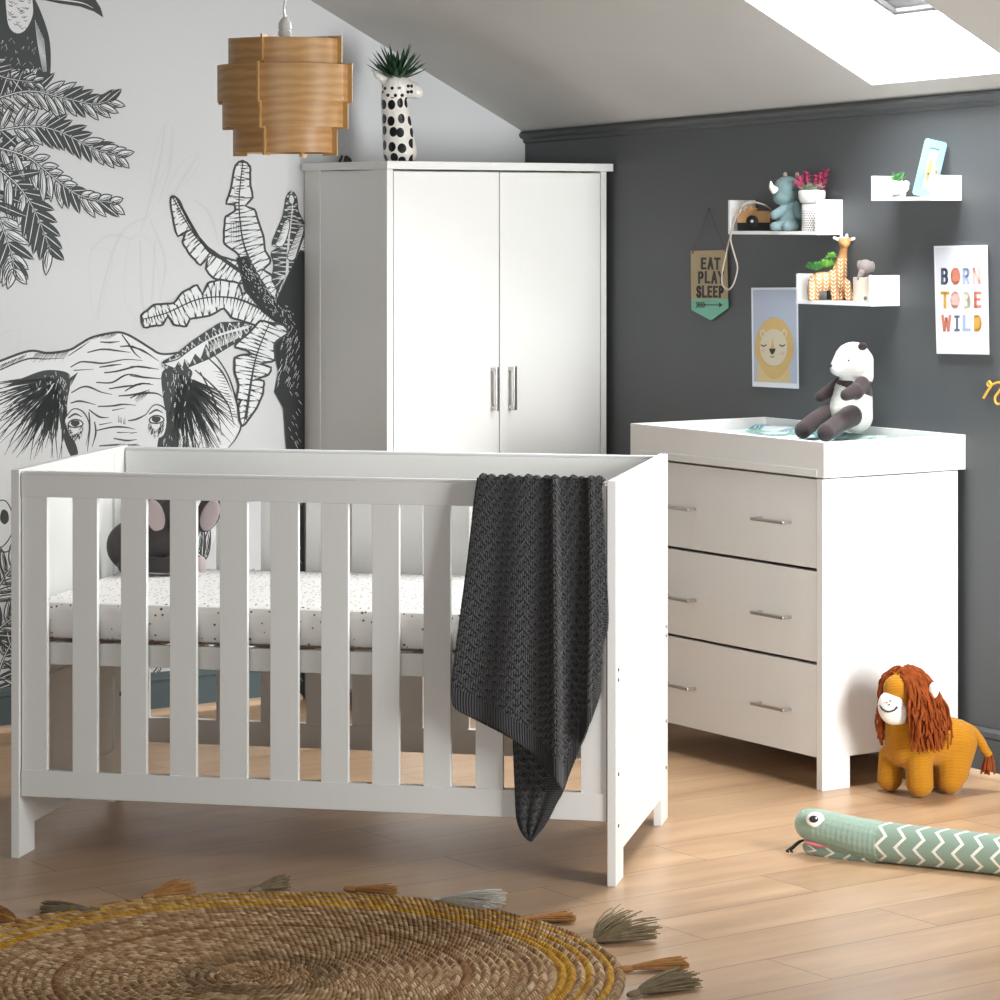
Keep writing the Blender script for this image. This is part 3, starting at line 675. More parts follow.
# toy camera
p,k=on_shelf(755,S1,.055)
WOODY=plain('toy_camera_wood',rgb(196,148,96),.5,ns=30)
tc=empty('toy_camera',p,YAW1*.0-.35,'wooden toy camera with black base and lens, left of the plush rhino','toy camera')
B('body',tc,WOODY,(-17*k,17*k,-5*k,5*k,8*k,20*k),bv=.002); B('base',tc,BLK,(-17*k,17*k,-5.2*k,5.2*k,0,8.2*k),bv=.002)
bm=bmesh.new(); box(bm,-9*k,3*k,-4*k,4*k,20*k,22.5*k,bv=.001); lathe(bm,[(3.4*k,22.5*k),(3.4*k,25*k),(2.6*k,25.6*k)],(-4*k,0,0),16); obj('viewfinder',bm,WOODY,tc)
bm=bmesh.new(); lathe(bm,[(6*k,0),(6*k,3*k),(4*k,3.4*k),(3.6*k,2*k),(1.6*k,2*k)],seg=24); bmesh.ops.transform(bm,matrix=Matrix.Translation((-1*k,-5.2*k,9.5*k))@Matrix.Rotation(PI/2,4,'X'),verts=bm.verts); l=obj('lens',bm,BLK,tc)
bm=bmesh.new(); ell(bm,(-1*k,-7.8*k,9.5*k),(1.7*k,.8*k,1.7*k)); obj('lens_glass',bm,CERW,l)
STR=fabric('cream_cord',rgb(205,192,178),400,.2,0)
inv=tc.matrix_basis.inverted() if False else (Matrix.Translation(p)@Matrix.Rotation(-.35,4,'Z')).inverted()
sp=[(771,209,.03),(765,205,.07),(756,202.5,.085),(748,203,.10),(741,207,.108),(735,216,.112),(731.5,230,.112),(728,245,.108),(724,262,.106),(721.5,278,.104),(723,286,.104),(728,289.5,.104),(733,285,.104),(737,272,.105),(737,264,.106),(733,250,.108),(730.5,238,.111),(734,222,.112),(740,212,.108),(742,207,.09)]
bm=bmesh.new(); tube(bm,smoothpts([inv@wall_pt(x,y,o) for x,y,o in sp],5),.0028,6,flat=.55); obj('strap',bm,STR,tc)
# dotted pot with pink and sage succulents
p,k=on_shelf(812,S1,.05)
q=NT('dotted_white_ceramic'); v=q.coord(); sx_=q.n('ShaderNodeSeparateXYZ',{0:v}); ang=q.math('ARCTAN2',sx_.outputs[1],sx_.outputs[0]); u=q.math('MULTIPLY',ang,26/(2*PI)); vv=q.math('MULTIPLY',sx_.outputs[2],150.0)
row=q.math('MODULO',q.math('FLOOR',vv),2.0); fu=q.math('SUBTRACT',q.math('FRACT',q.math('ADD',q.math('ADD',u,100.0),q.math('MULTIPLY',row,.5))),.5); fv=q.math('SUBTRACT',q.math('FRACT',vv),.5)
dd=q.math('ADD',q.math('POWER',q.math('ABSOLUTE',fu),2.0),q.math('POWER',q.math('ABSOLUTE',fv),2.0)); ds=q.math('MULTIPLY',q.math('LESS_THAN',dd,.07),q.math('LESS_THAN',sx_.outputs[2],.058)); DOT=q.out(q.mix(ds,rgb(238,236,232),rgb(70,72,76)),.3)
pt=empty('dotted_pot',p,0,'black-dotted white pot with bowl top at the right end of the longest shelf','plant pot')
bm=bmesh.new(); lathe(bm,[(10*k,0),(10.4*k,1*k),(10.4*k,26*k),(9.5*k,27.5*k)]); obj('dotted_base',bm,DOT,pt)
bm=bmesh.new(); lathe(bm,[(8*k,27*k),(11.5*k,28.5*k),(13.6*k,33*k),(13.8*k,39*k),(13*k,41*k),(12*k,40.5*k),(11.5*k,37*k)]); obj('bowl',bm,CERW,pt)
bm=bmesh.new(); rosette(bm,(-4*k,-2*k,40*k),11*k,26,2.4*k,.25); rosette(bm,(6*k,-3*k,41*k),10*k,26,2.3*k,.25,1); rosette(bm,(1*k,-6*k,38*k),10*k,20,2.2*k,.2)
obj('sage_succulent',bm,[SAGE,SAGER],pt)
bm=bmesh.new()
for x,h,a in ((-9,13,-.3),(-4,18,-.1),(7,17,.15),(11,20,.3),(-10,6,-.5),(4,14,0)): 
    for j in range(5): rosette(bm,((x+a*j*3)*k,2*k,(41+h*j/5)*k),6.5*k,7,2.1*k,.6)
obj('pink_succulent',bm,PINK,pt)
# whale-like bowl with green succulent
p,k=on_shelf(897,S2,.05)
PBL=plain('pale_blue_ceramic',rgb(205,226,228),.35)
wb=empty('ceramic_bowl_planter',p,0,'small white and pale blue bowl with a green succulent, beside the photo frame','planter')
plush('bowl',wb,[CERW,PBL],[((0,0,9.5),(12.5,10,7.2)),((-7,-3,3),3,(-7,-3,1.6),2),((6,-3,3),3,(6,-3,1.6),2),((-9,-1,12),(4,5,4)),((9,0,13),(4,6,3.6))],.8,3,fn=lambda c,n:1 if (c.z<9+2.2*math.sin(c.x*.7) and c.y<2) else 0,k=k)
bm=bmesh.new(); rosette(bm,(1*k,0,15*k),12*k,26,2*k,.35,0,.35,.35); obj('succulent',bm,GREEN,wb)
# photo frame, leaning back
p,k=on_shelf(923,S2,.075)
PB=plain('pale_blue_frame',rgb(110,166,184),.5); PB2=plain('picture_paper',rgb(150,165,184),.6); TAN=plain('picture_tan',rgb(176,126,80),.6)
pf=empty('photo_frame',p,-.12,'pale blue rounded photo frame tilted back on the shortest shelf','photo frame')
def M_lean(): return Matrix.Rotation(-.22,4,'X')@Matrix(((1,0,.20,0),(0,1,0,0),(0,0,1,0),(0,0,0,1)))
def fpoly(w,h,r,n=5,cx=0,cz_=0):
    o=[]
    for sx2,sz,a0 in ((1,1,0),(-1,1,PI/2),(-1,-1,PI),(1,-1,1.5*PI)):
        for i in range(n+1): a=a0+i/n*PI/2; o.append((cx+sx2*(w/2-r)+r*math.cos(a),cz_+h/2+sz*(h/2-r)+r*math.sin(a)))
    return o
LEAN=Matrix.Rotation(.235,4,'Y')@Matrix.Rotation(-.2,4,'X')
fw,fh=22.5*k,59*k
bm=bmesh.new()
outer=fpoly(fw,fh,3*k); inner=fpoly(9.5*k,43*k,.8*k,5,0,8*k)
no=len(outer)
V=[[bm.verts.new((x,y,z)) for x,z in ring] for ring,y in ((outer,-2.2*k),(inner,-2.2*k),(outer,1.5*k),(inner,0))]
for i in range(no):
    j=(i+1)%no
    bm.faces.new((V[0][i],V[0][j],V[1][j],V[1][i])); bm.faces.new((V[0][i],V[2][i],V[2][j],V[0][j])); bm.faces.new((V[1][i],V[1][j],V[3][j],V[3][i]))
bm.faces.new(V[2])
bmesh.ops.transform(bm,matrix=LEAN,verts=bm.verts); f=obj('frame_moulding',bm,PB,pf)
bm=bmesh.new(); prism(bm,inner,-.3*k,.3*k,0)
prism(bm,[(2.6*k*math.cos(a)-.2*k,28*k+12*k*math.sin(a)) for a in [i*PI/8 for i in range(16)]],-.45*k,-.3*k,1)
prism(bm,[(.9*k*math.cos(a)-.2*k,24*k+1.3*k*math.sin(a)) for a in [i*PI/5 for i in range(10)]],-.6*k,-.45*k,2)
bmesh.ops.transform(bm,matrix=LEAN,verts=bm.verts); obj('picture',bm,[PB2,TAN,BLK],pf,smooth=False)
bm=bmesh.new(); prism(bm,[(3*k,0),(9*k,0),(6*k,30*k),(4*k,30*k)],0,1.2*k); bmesh.ops.transform(bm,matrix=Matrix.Translation((8*k,12*k,0))@Matrix.Rotation(.38,4,'X'),verts=bm.verts); obj('easel_strut',bm,WOODY,pf)
# giraffe planter
p,k=on_shelf(829,S3,.055)
q=NT('terracotta_with_white_marks'); v=q.coord(); s3=q.n('ShaderNodeSeparateXYZ',{0:v})
uu=q.math('MULTIPLY',s3.outputs[0],50.0); w3=q.math('MULTIPLY',s3.outputs[2],92.0); ab=q.math('ABSOLUTE',q.math('SUBTRACT',q.math('FRACT',q.math('ADD',uu,50.0)),.5)); fr_=q.math('FRACT',q.math('SUBTRACT',w3,q.math('MULTIPLY',ab,2.2)))
mk=q.math('MULTIPLY',q.math('MULTIPLY',q.math('LESS_THAN',fr_,.42),q.math('LESS_THAN',ab,.33)),q.math('MULTIPLY',q.math('LESS_THAN',s3.outputs[2],.118),q.math('GREATER_THAN',ab,.05)))
TERR=q.out(q.mix(mk,rgb(186,132,80),rgb(246,232,208)),.6)
gp=empty('giraffe_planter',p,0,'tan giraffe-shaped planter with white leaf marks on the lowest wall shelf','planter')
plush('body',gp,[TERR,CERW],[((-7,0,19),(14,8.5,10)),((6,0,20),(12,8.5,11)),((10,0,26),8.5,(13.5,-1,42),5),((13.5,-1,42),4.6,(15,-2,55),3.6),((15,-4,58),(6,7,5.5)),((15,-9,56),(4,4,3.5)),((-17,-3,14),4.8,(-17.5,-3.5,3),4),((-13,4,14),4.8,(-13,4,3),4),((4,-4,14),4.6,(6,-4.5,3),4),((17,-3,16),5,(20,-3.5,3),4.2),((12,4,14),4.6,(12,4,3),4),
 ((12,-2,60),1.8,(12,-2,65.5),1.5),((17.5,-2,60),1.8,(17.5,-2,65.5),1.5),((11,-2,60),2,(5,-2,62.5),1.6),((19,-2,60),2,(25,-2,62),1.6)],.75,3,fn=lambda c,n:1 if (c.z>62.5 or (c.z>59.5 and (c.x<9 or c.x>22))) else 0,k=k)
bm=bmesh.new(); rosette(bm,(-13*k,-1*k,30*k),14*k,60,1.8*k,.30,0,.35,.05,.5); rosette(bm,(-3*k,1*k,33*k),13*k,54,1.7*k,.25,1,.35,.05,.5); rosette(bm,(3*k,3*k,44*k),8*k,34,1.5*k,-.3,1,.35,.05,.5); tube(bm,[(2*k,3*k,30*k),(3*k,3*k,44*k)],1*k,6)
obj('succulent',bm,[GREEN,LGREEN],gp)
# mug with small elephant
p,k=on_shelf(862,S3,.05)
q=NT('printed_beige_mug'); v=q.coord(); vo=q.n('ShaderNodeTexVoronoi',{'Vector':v,'Scale':38.0}); BG=q.out(q.mix(q.math('LESS_THAN',vo.outputs[0],.22),rgb(205,194,178),rgb(92,98,92)),.5)
mg=empty('beige_cup',p,0,'beige cup with dark print at the right end of the lowest shelf','cup')
bm=bmesh.new(); lathe(bm,[(8.2*k,0),(9*k,1*k),(9*k,24*k),(8.4*k,24.3*k),(8*k,23.5*k),(7.9*k,3*k),(.5*k,2.4*k)],seg=28,cap=False); obj('body',bm,BG,mg)
GP=fabric('grey_plush',rgb(138,128,124)); 
me_=empty('small_grey_plush',p+Vector((0,0,2.6*k)),0,'tiny grey plush elephant sitting up inside the beige cup','soft toy')
plush('body',me_,GP,[((3,0,14),(5.2,5,12)),((3,-1,32),(8,7,7.5)),((-1,-5,26),3.4,(-4,-6,20),2.3),((10,0,32),(3,3,6)),((-2.5,2,34),(2.5,3,5)),((8,-5,22),2.6,(11.5,-6,18),2.4)],.7,3,k=k)
# ---------------------------------------------------------------- wall decorations
def quad_on_wall(name,pts,off0,off1,mat,parent,inv):
    bm=bmesh.new(); A=[bm.verts.new(inv@wall_pt(x,y,off1)) for x,y in pts]; Bv=[bm.verts.new(inv@wall_pt(x,y,off0)) for x,y in pts]
    n=len(pts)
    for i in range(n): bm.faces.new((A[i],A[(i+1)%n],Bv[(i+1)%n],Bv[i]))
    for t in tessellate_polygon([[Vector((x,-y,0)) for x,y in pts]]): bm.faces.new([A[i] for i in t]); bm.faces.new([Bv[i] for i in t][::-1])
    return obj(name,bm,mat,parent,smooth=False)
def decor(name,px,py,label,cat):
    p=wall_pt(px,py); o=empty(name,p,YAW1,label,cat); return o,frame(p,YAW1).inverted()
def flat(bm,inv,pts,off,mi=0):
    vs=[bm.verts.new(inv@wall_pt(x,y,off)) for x,y in pts]
    for t in tessellate_polygon([[Vector((x,-y,0)) for x,y in pts]]):
        f=bm.faces.new([vs[i] for i in t]); f.material_index=mi
def line(bm,inv,pts,w,off,mi=0,cap=True):
    for a,b in zip(pts,pts[1:]):
        dx,dy=b[0]-a[0],b[1]-a[1]; L=math.hypot(dx,dy)
        if L<1e-5: continue
        ux,uy=dx/L*w/2*(1 if cap else 0),dy/L*w/2*(1 if cap else 0); nx,ny=-dy/L*w/2,dx/L*w/2
        flat(bm,inv,[(a[0]-ux+nx,a[1]-uy+ny),(b[0]+ux+nx,b[1]+uy+ny),(b[0]+ux-nx,b[1]+uy-ny),(a[0]-ux-nx,a[1]-uy-ny)],off,mi)
def oval(cx,cy,rx,ry,n=20,rot=0,a0=0,a1=2*PI):
    return [(cx+rx*math.cos(a)*math.cos(rot)-ry*math.sin(a)*math.sin(rot),cy+rx*math.cos(a)*math.sin(rot)+ry*math.sin(a)*math.cos(rot)) for a in [a0+(a1-a0)*i/(n if a1-a0>6.2 else n-1) for i in range(n)]]
def arcl(cx,cy,rx,ry,a0,a1,n=7): return [(cx+rx*math.cos(math.radians(a0+(a1-a0)*i/n)),cy-ry*math.sin(math.radians(a0+(a1-a0)*i/n))) for i in range(n+1)]
GL={ # letter strokes in a unit box, y down
'E':[[(.85,.06),(.1,.06),(.1,.94),(.85,.94)],[(.1,.48),(.7,.48)]],'A':[[(.06,.97),(.5,.04),(.94,.97)],[(.25,.66),(.75,.66)]],'T':[[(.02,.06),(.98,.06)],[(.5,.06),(.5,.97)]],
'P':[[(.12,.97),(.12,.06)]+[(.5,.06)]+arcl(.5,.3,.38,.24,90,-90)+[(.12,.54)]],'L':[[(.12,.03),(.12,.94),(.9,.94)]],'Y':[[(.04,.03),(.5,.5),(.96,.03)],[(.5,.5),(.5,.97)]],
'S':[arcl(.5,.29,.38,.23,20,180)+arcl(.5,.72,.38,.22,110,-60)[0:]+arcl(.5,.72,.40,.22,-60,-165)],
'B':[[(.12,.06),(.12,.94),(.5,.94)]+arcl(.5,.71,.36,.23,-90,90)+[(.12,.48)],[(.12,.06),(.48,.06)]+arcl(.48,.27,.34,.21,90,-90)],
'O':[arcl(.5,.5,.36,.43,0,360,14)],'R':[[(.12,.97),(.12,.06),(.5,.06)]+arcl(.5,.29,.36,.23,90,-90)+[(.12,.52)],[(.5,.55),(.9,.97)]],'N':[[(.12,.97),(.12,.04),(.88,.96),(.88,.03)]],
'W':[[(.02,.03),(.25,.96),(.5,.2),(.75,.96),(.98,.03)]],'I':[[(.5,.05),(.5,.95)],[(.15,.06),(.85,.06)],[(.15,.94),(.85,.94)]],'D':[[(.14,.06),(.14,.94),(.4,.94)]+arcl(.4,.5,.46,.44,-90,90,9)+[(.14,.06)]]}
def glyph(bm,inv,ch,x,y,w,h,t,off,mi=0,sk=0.0):
    for st in GL[ch]: line(bm,inv,[(x+a*w+(y+b*h)*0,y+b*h+sk*(a*w)) for a,b in st],t,off,mi)
# pennant
o,inv=decor('hanging_pennant',709,285,'wooden pennant reading EAT PLAY SLEEP with a mint tip, hung on a cord','pennant')
quad_on_wall('panel',[(690.6,251),(727.2,249.8),(728.2,299),(691.2,299.5)],.002,.008,plain('pennant_wood',rgb(178,158,124),.7,ns=30),o,inv)
quad_on_wall('mint_tip',[(691.2,299.5),(728.2,299),(728.6,308),(711,320.5),(691.4,310)],.002,.008,plain('mint_paint',rgb(120,184,160),.7),o,inv)
bm=bmesh.new()
for word,y,x0,cw,h in (('EAT',257.2,701.0,6.0,12.6),('PLAY',271,698,6.0,12.8),('SLEEP',285.4,696.4,5.0,12.6)):
    for i,c_ in enumerate(word): glyph(bm,inv,c_,x0+.5+i*cw*1.12,y+.8,cw*.76,h-1.6,2.2,.0086)
obj('lettering',bm,BLK,o,smooth=False)
bm=bmesh.new(); line(bm,inv,[(697,304.8),(721,305)],.9,.0087); flat(bm,inv,[(719,302.3),(722.6,305),(719,307.6)],.0088)
for i in range(4): x=697.2+i*2.3; line(bm,inv,[(x-1.2,301.8),(x+1,304.8),(x-1.2,307.8)],1.1,.0088,cap=False)
obj('arrow',bm,BLK,o,smooth=False)
bm=bmesh.new(); tube(bm,[inv@wall_pt(x,y,z) for x,y,z in ((692.5,252.5,.009),(709,209.3,.008),(725.5,251,.009))],.0011,6); ell(bm,inv@wall_pt(709,209.3,.006),.003); ell(bm,inv@wall_pt(692.6,252.6,.009),.003); ell(bm,inv@wall_pt(725.6,251.2,.009),.003); obj('cord',bm,plain('brown_cord',rgb(92,78,72),.8),o)
# lion print
o,inv=decor('lion_print',775,338,'framed print of a sleeping tan lion face on pale blue','picture')
WB=plain('white_print_border',rgb(226,228,236),.5)
quad_on_wall('frame',[(751.2,287.7),(798,287.4),(799,388.8),(752.4,386.4)],.001,.012,WB,o,inv)
q=NT('pale_blue_paper'); PBP=q.out(rgb(178,186,205),.6)
bm=bmesh.new(); flat(bm,inv,[(753,289.8),(796.2,289.6),(797,383.6),(754,381.6)],.0124,0)
flat(bm,inv,[(757.5,364),(789,364),(791,382.9),(757,381.6)],.0128,3)
n=60; flat(bm,inv,[(774.3+(19 + (.8 if i%2 else 0))*math.cos(a)*(1 if math.sin(a)<.2 else 1-.25*(math.sin(a)-.2)),348.5+(30.5+(.6 if i%2 else 0))*math.sin(a)) for i,a in enumerate([2*PI*i/n for i in range(n)])],.0132,1)
for x in (762.8,784.3): flat(bm,inv,oval(x,333.5,2.8,4.4),.0136,2); flat(bm,inv,oval(x,334,1.4,2.6),.0140,1)
flat(bm,inv,oval(773.6,347.5,13.7,18.6,28),.0144,2)
flat(bm,inv,[(772.5,338),(774.6,349),(770.4,349)],.0148,1)
flat(bm,inv,[(769,348.6),(775.6,348.6),(774.6,352),(772.2,355),(770,352)],.0152,4)
for x in (763.7,782.3): line(bm,inv,[(x-2.4,345),(x,346.4),(x+2.4,345)],1.1,.0152,4,)
line(bm,inv,[(770.5,356.4),(772.2,357.4),(774,356.4)],.7,.0152,4)
for x,y in ((763,350.5),(782.5,353.5)): flat(bm,inv,oval(x,y,2,1.8),.0150,5)
obj('artwork',bm,[PBP,plain('print_tan',rgb(205,172,112),.7),plain('print_cream',rgb(208,196,172),.7),plain('print_sand',rgb(208,186,140),.7),BLK,plain('print_blush',rgb(212,176,160),.7)],o,smooth=False)
# lettered print
o,inv=decor('lettered_print',961,300,'white print with multi-coloured letters reading BORN TO BE WILD','picture')
quad_on_wall('frame',[(933.8,246),(987.6,245),(989.4,354.6),(936.6,353.6)],.001,.014,plain('print_white_edge',rgb(240,240,244),.5),o,inv)
cols=[rgb(92,104,122),rgb(206,128,104),rgb(160,176,208),rgb(226,182,172),rgb(206,160,70),rgb(224,222,202)]
MS=[plain('print_ink',c_,.7) for c_ in cols]
bm=bmesh.new(); flat(bm,inv,[(935.3,247.6),(986,246.8),(987.8,352.8),(938,352)],.0143,6)
for ch,x,y,w_,h,ci,t in (('B',940.8,267.5,7.5,17,0,2.7),('O',950.5,267.3,10,17,1,3.4),('R',962.6,267.3,7.2,16.5,2,2.7),('N',972,267.2,9,16.5,3,2.6),
 ('T',941,291,7.8,17,4,2.9),('O',950,291,10,17,3,3.6),('B',963.5,291.3,7.2,17,5,2.7),('E',973.8,290.8,8,17,1,2.9),
 ('W',941.6,314.6,9.4,16.5,1,2.6),('I',954,314.8,6,16.5,0,2.2),('L',962.4,314.8,8.4,16.2,2,2.9),('D',973.6,314.6,8.2,16.5,4,2.9)):
    glyph(bm,inv,ch,x+t/2*.6,y+t*.4,w_-t*.6,h-t*.5,t,.0148,ci)
for ch_,x,y,rx,ry,ci in (('o',955.4,275.8,3,6,1),('o',955,299.5,3,6,3),('d',977.5,322.8,2.6,6,4)): flat(bm,inv,oval(x,y,rx,ry),.0149,ci)
obj('artwork',bm,MS+[plain('print_white',rgb(226,228,236),.6)],o,smooth=False)
# yellow wire word cut off by the edge of the photograph
o,inv=decor('wire_word',996,392,'mustard wire lettering on the dark wall at the right edge','wall decoration')
bm=bmesh.new(); pts=[(983.5,398),(988,390.5),(991,385.5),(989.5,381.6),(987.4,384),(989.6,386.5),(993.5,384),(999,382.5),(1003,385),(999.5,391),(995.2,397),(996,403),(1000.5,403.5),(1006,396),(1011,388),(1015,384),(1017,388),(1014,396),(1016,402),(1022,400),(1030,388)]
tube(bm,smoothpts([inv@wall_pt(x,y,.012) for x,y in pts],6),.0033,8); obj('wire',bm,plain('mustard_wire',rgb(226,176,66),.5),o)
# ---------------------------------------------------------------- blanket over the front rail
NF=Vector((CX.y,-CX.x,0))                      # out of the cot's front
def fpt(x,y,off): return plane_pt(x,y,FL+NF*off,NF)
def interp(c,t):
    t=max(0,min(1,t))*(len(c)-1); i=min(int(t),len(c)-2); f=t-i
    return (c[i][0]+(c[i+1][0]-c[i][0])*f,c[i][1]+(c[i+1][1]-c[i][1])*f)
def resamp(c,n=60):
    P=[(p.x,p.y) for p in smoothpts([(x,y,0) for x,y in c],8)]; d=[0]
    for a,b in zip(P,P[1:]): d.append(d[-1]+math.hypot(b[0]-a[0],b[1]-a[1]))
    o=[]; j=0
    for i in range(n+1):
        s=d[-1]*i/n
        while j<len(d)-2 and d[j+1]<s: j+=1
        f=(s-d[j])/max(1e-9,d[j+1]-d[j]); o.append((P[j][0]+(P[j+1][0]-P[j][0])*f,P[j][1]+(P[j+1][1]-P[j][1])*f))
    return o
q=NT('charcoal_knit'); uvn=q.n('ShaderNodeUVMap'); uvn.uv_map='UVMap'; hm=q.n('ShaderNodeUVMap'); hm.uv_map='hem'
s2=q.n('ShaderNodeSeparateXYZ',{0:uvn.outputs[0]}); sh_=q.n('ShaderNodeSeparateXYZ',{0:hm.outputs[0]})
U=q.math('MULTIPLY',s2.outputs[0],1/.025); Vv=q.math('MULTIPLY',s2.outputs[1],1/.0165)
rw=q.math('MODULO',q.math('FLOOR',q.math('ADD',Vv,q.math('MULTIPLY',q.math('ABSOLUTE',q.math('SINE',q.math('MULTIPLY',U,PI))),.0))),2.0)
U2=q.math('SUBTRACT',q.math('FRACT',q.math('ADD',U,q.math('MULTIPLY',rw,.5))),.5)
V2=q.math('FRACT',Vv)
arc=q.math('SQRT',q.math('MAXIMUM',0.0,q.math('SUBTRACT',.26,q.math('POWER',q.math('ABSOLUTE',U2),2.0))))   # scallop arch
dist=q.math('SUBTRACT',V2,q.math('MULTIPLY',arc,1.5))
h1=q.math('SUBTRACT',1.0,q.math('MINIMUM',1.0,q.math('MULTIPLY',q.math('ABSOLUTE',dist),3.4)))
hole=q.math('LESS_THAN',q.math('ADD',q.math('POWER',q.math('ABSOLUTE',U2),2.0),q.math('POWER',q.math('ABSOLUTE',q.math('SUBTRACT',V2,.30)),2.0)),.022)
st=q.math('SINE',q.math('MULTIPLY',q.math('ADD',s2.outputs[0],q.math('MULTIPLY',s2.outputs[1],.0)),2*PI/.0042))
rib=q.math('SINE',q.math('MULTIPLY',sh_.outputs[0],2*PI/.0058))
hem=q.math('LESS_THAN',sh_.outputs[1],.045)
hh=q.math('SUBTRACT',q.math('ADD',h1,q.math('MULTIPLY',st,.10)),q.math('MULTIPLY',hole,.8))
tot=q.n('ShaderNodeMix',data_type='FLOAT'); q.put(tot.inputs[0],hem); q.put(tot.inputs[2],hh); q.put(tot.inputs[3],q.math('MULTIPLY',rib,.45))
q.bump(tot.outputs[0],1.0,.011)
KNIT=q.out(q.mix(q.math('MULTIPLY',hole,q.math('SUBTRACT',1.0,hem)),rgb(72,72,74),rgb(30,31,32)),.95,0,.25,.15)
bl=empty('knitted_blanket',fpt(540,700,.02),YC,'charcoal scallop-knit blanket draped over the front rail of the cot','blanket')
blI=frame(fpt(540,700,.02),YC).inverted()
def cloth(name,cols,offs,over,hemf,nv=70):
    """cols: list of column polylines (px), offs(i,t) outward offset, over: draped over the rail top"""
    bm=bmesh.new(); ul=bm.loops.layers.uv.new('UVMap'); hl=bm.loops.layers.uv.new('hem')
    G=[];UV=[]
    for i,c_ in enumerate(cols):
        pts=[]
        if over:
            top=fpt(*c_[0],.012); xx=(top-FL).dot(CX)
            base=FL+CX*xx
            o0=offs(i,0)
            for z in [.80,.82,.84,.86,.875]: pts.append(base-NF*(.036)+Vector((0,0,z)))
            for a in range(7): 
                th=PI*(a+.5)/7; pts.append(base-NF*(.017+.0195*math.cos(th))+Vector((0,0,.893+.0135*math.sin(th)+.0025*math.sin(i*.9)+.002*math.sin(i*.37))))
        for j in range(nv+1):
            t=j/nv
            if over and j==0: continue
            x,y=interp(c_,t); pts.append(fpt(x,y,offs(i,t)))
        G.append(pts)
    ncol=len(G); nr=len(G[0]); VV=[[bm.verts.new(blI@p) for p in c_] for c_ in G]
    base_u=[0]
    mid=nr//2
    for i in range(1,ncol): base_u.append(base_u[-1]+(G[i][nr//3]-G[i-1][nr//3]).length)
    lens=[]
    for c_ in G:
        d=[0]
        for a,b in zip(c_,c_[1:]): d.append(d[-1]+(b-a).length)
        lens.append(d)
    for i in range(ncol-1):
        for j in range(nr-1):
            f=bm.faces.new((VV[i][j],VV[i][j+1],VV[i+1][j+1],VV[i+1][j]))
            for lp,(a,b) in zip(f.loops,((i,j),(i,j+1),(i+1,j+1),(i+1,j))):
                lp[ul].uv=(base_u[a],lens[a][b]); lp[hl].uv=hemf(a,b,base_u,lens)
    me=bpy.data.meshes.new(name); bm.to_mesh(me); bm.free(); me.materials.append(KNIT)
    for p in me.polygons: p.use_smooth=True
    o=bpy.data.objects.new(name,me); COL.objects.link(o); o.parent=bl
    m=o.modifiers.new('thickness','SOLIDIFY'); m.thickness=.005; m.offset=0
    return o
n=96
hem_l=resamp([(452,704),(458,711),(480,722),(505,735),(530,752),(548,771),(563,791)]); hem_r=resamp([(563,791),(580,748),(596,707),(601,690)])
L_=resamp([(478,474),(474,500),(468,555),(460,615),(454,660),(451,690),(452,704)],40); R_=resamp([(602,476),(603.5,540),(604,600),(602,650),(601,690)],40)
cols=[]
US=.66
for i in range(n+1):
    u=i/n
    top=(478+u*125,475); bot=interp(hem_l,(u/US)) if u<US else interp(hem_r,(u-US)/(1-US))
    pts=[]
    for j in range(41):
        t=j/40
        lx,ly=L_[j]; rx,ry=R_[j]
        xs=top[0]+(bot[0]-top[0])*t; ys=top[1]+(bot[1]-top[1])*t
        # follow the side curves near the sides, the crease near US
        dl_=lx-(478+(452-478)*t); dr_=rx-(603+(601-603)*t)
        xs+=dl_*max(0,1-u/US)**1.0+dr_*max(0,(u-US)/(1-US)); pts.append((xs,ys))
    cols.append(pts)
def sg(x): return 1/(1+math.exp(-x))
def off1(i,t):
    u=i/n; a=.016+.030*t*.6
    f=.024*(1-sg((u-US+.035-.02*t)*120))*(.5+.5*t)+.008*math.exp(-((u-US+.05)/.035)**2)
    f+=.007*math.sin(u*21+.6+t*1.2)*(.35+.65*min(1,t*1.5))+.010*math.exp(-((u-.90+.03*t)/.03)**2)-.006*math.exp(-((u-.82)/.03)**2)
    return max(.010,a*.55+f)
def hemf1(a,b,bu,lens):
    d=lens[a][-1]-lens[a][b]; dr_=(bu[-1]-bu[a]) if b>len(lens[a])*.72 else 9
    return (bu[a]*1.25 if d<dr_ else lens[a][b],min(d*.88,9))
cloth('front_drape',cols,off1,True,hemf1)
Lb=resamp([(512,690),(513,740),(515,790),(517,820),(523,834),(530,841)],40); Rb_=resamp([(566,690),(567,740),(565,785),(556,805),(545,826),(531,841.5)],40)
cols2=[[(Lb[j][0]+(Rb_[j][0]-Lb[j][0])*(i/24),Lb[j][1]+(Rb_[j][1]-Lb[j][1])*(i/24)) for j in range(41)] for i in range(25)]
cloth('under_fold',cols2,lambda i,t:.006+.005*math.sin(i*.4)**2+.004*t,False,lambda a,b,bu,lens:(lens[a][b],(bu[-1]-bu[a]) if b>12 else 9),40)
Lc=resamp([(586,500),(588,560),(592,620),(600,640)],20); Rc=resamp([(603,500),(606,560),(608.5,622),(603,644)],20)
cols3=[[(Lc[j][0]+(Rc[j][0]-Lc[j][0])*(i/8),Lc[j][1]+(Rc[j][1]-Lc[j][1])*(i/8)) for j in range(21)] for i in range(9)]
cloth('side_fold',cols3,lambda i,t:.008,False,lambda a,b,bu,lens:(lens[a][b],.01 if b>28 else 9),40)
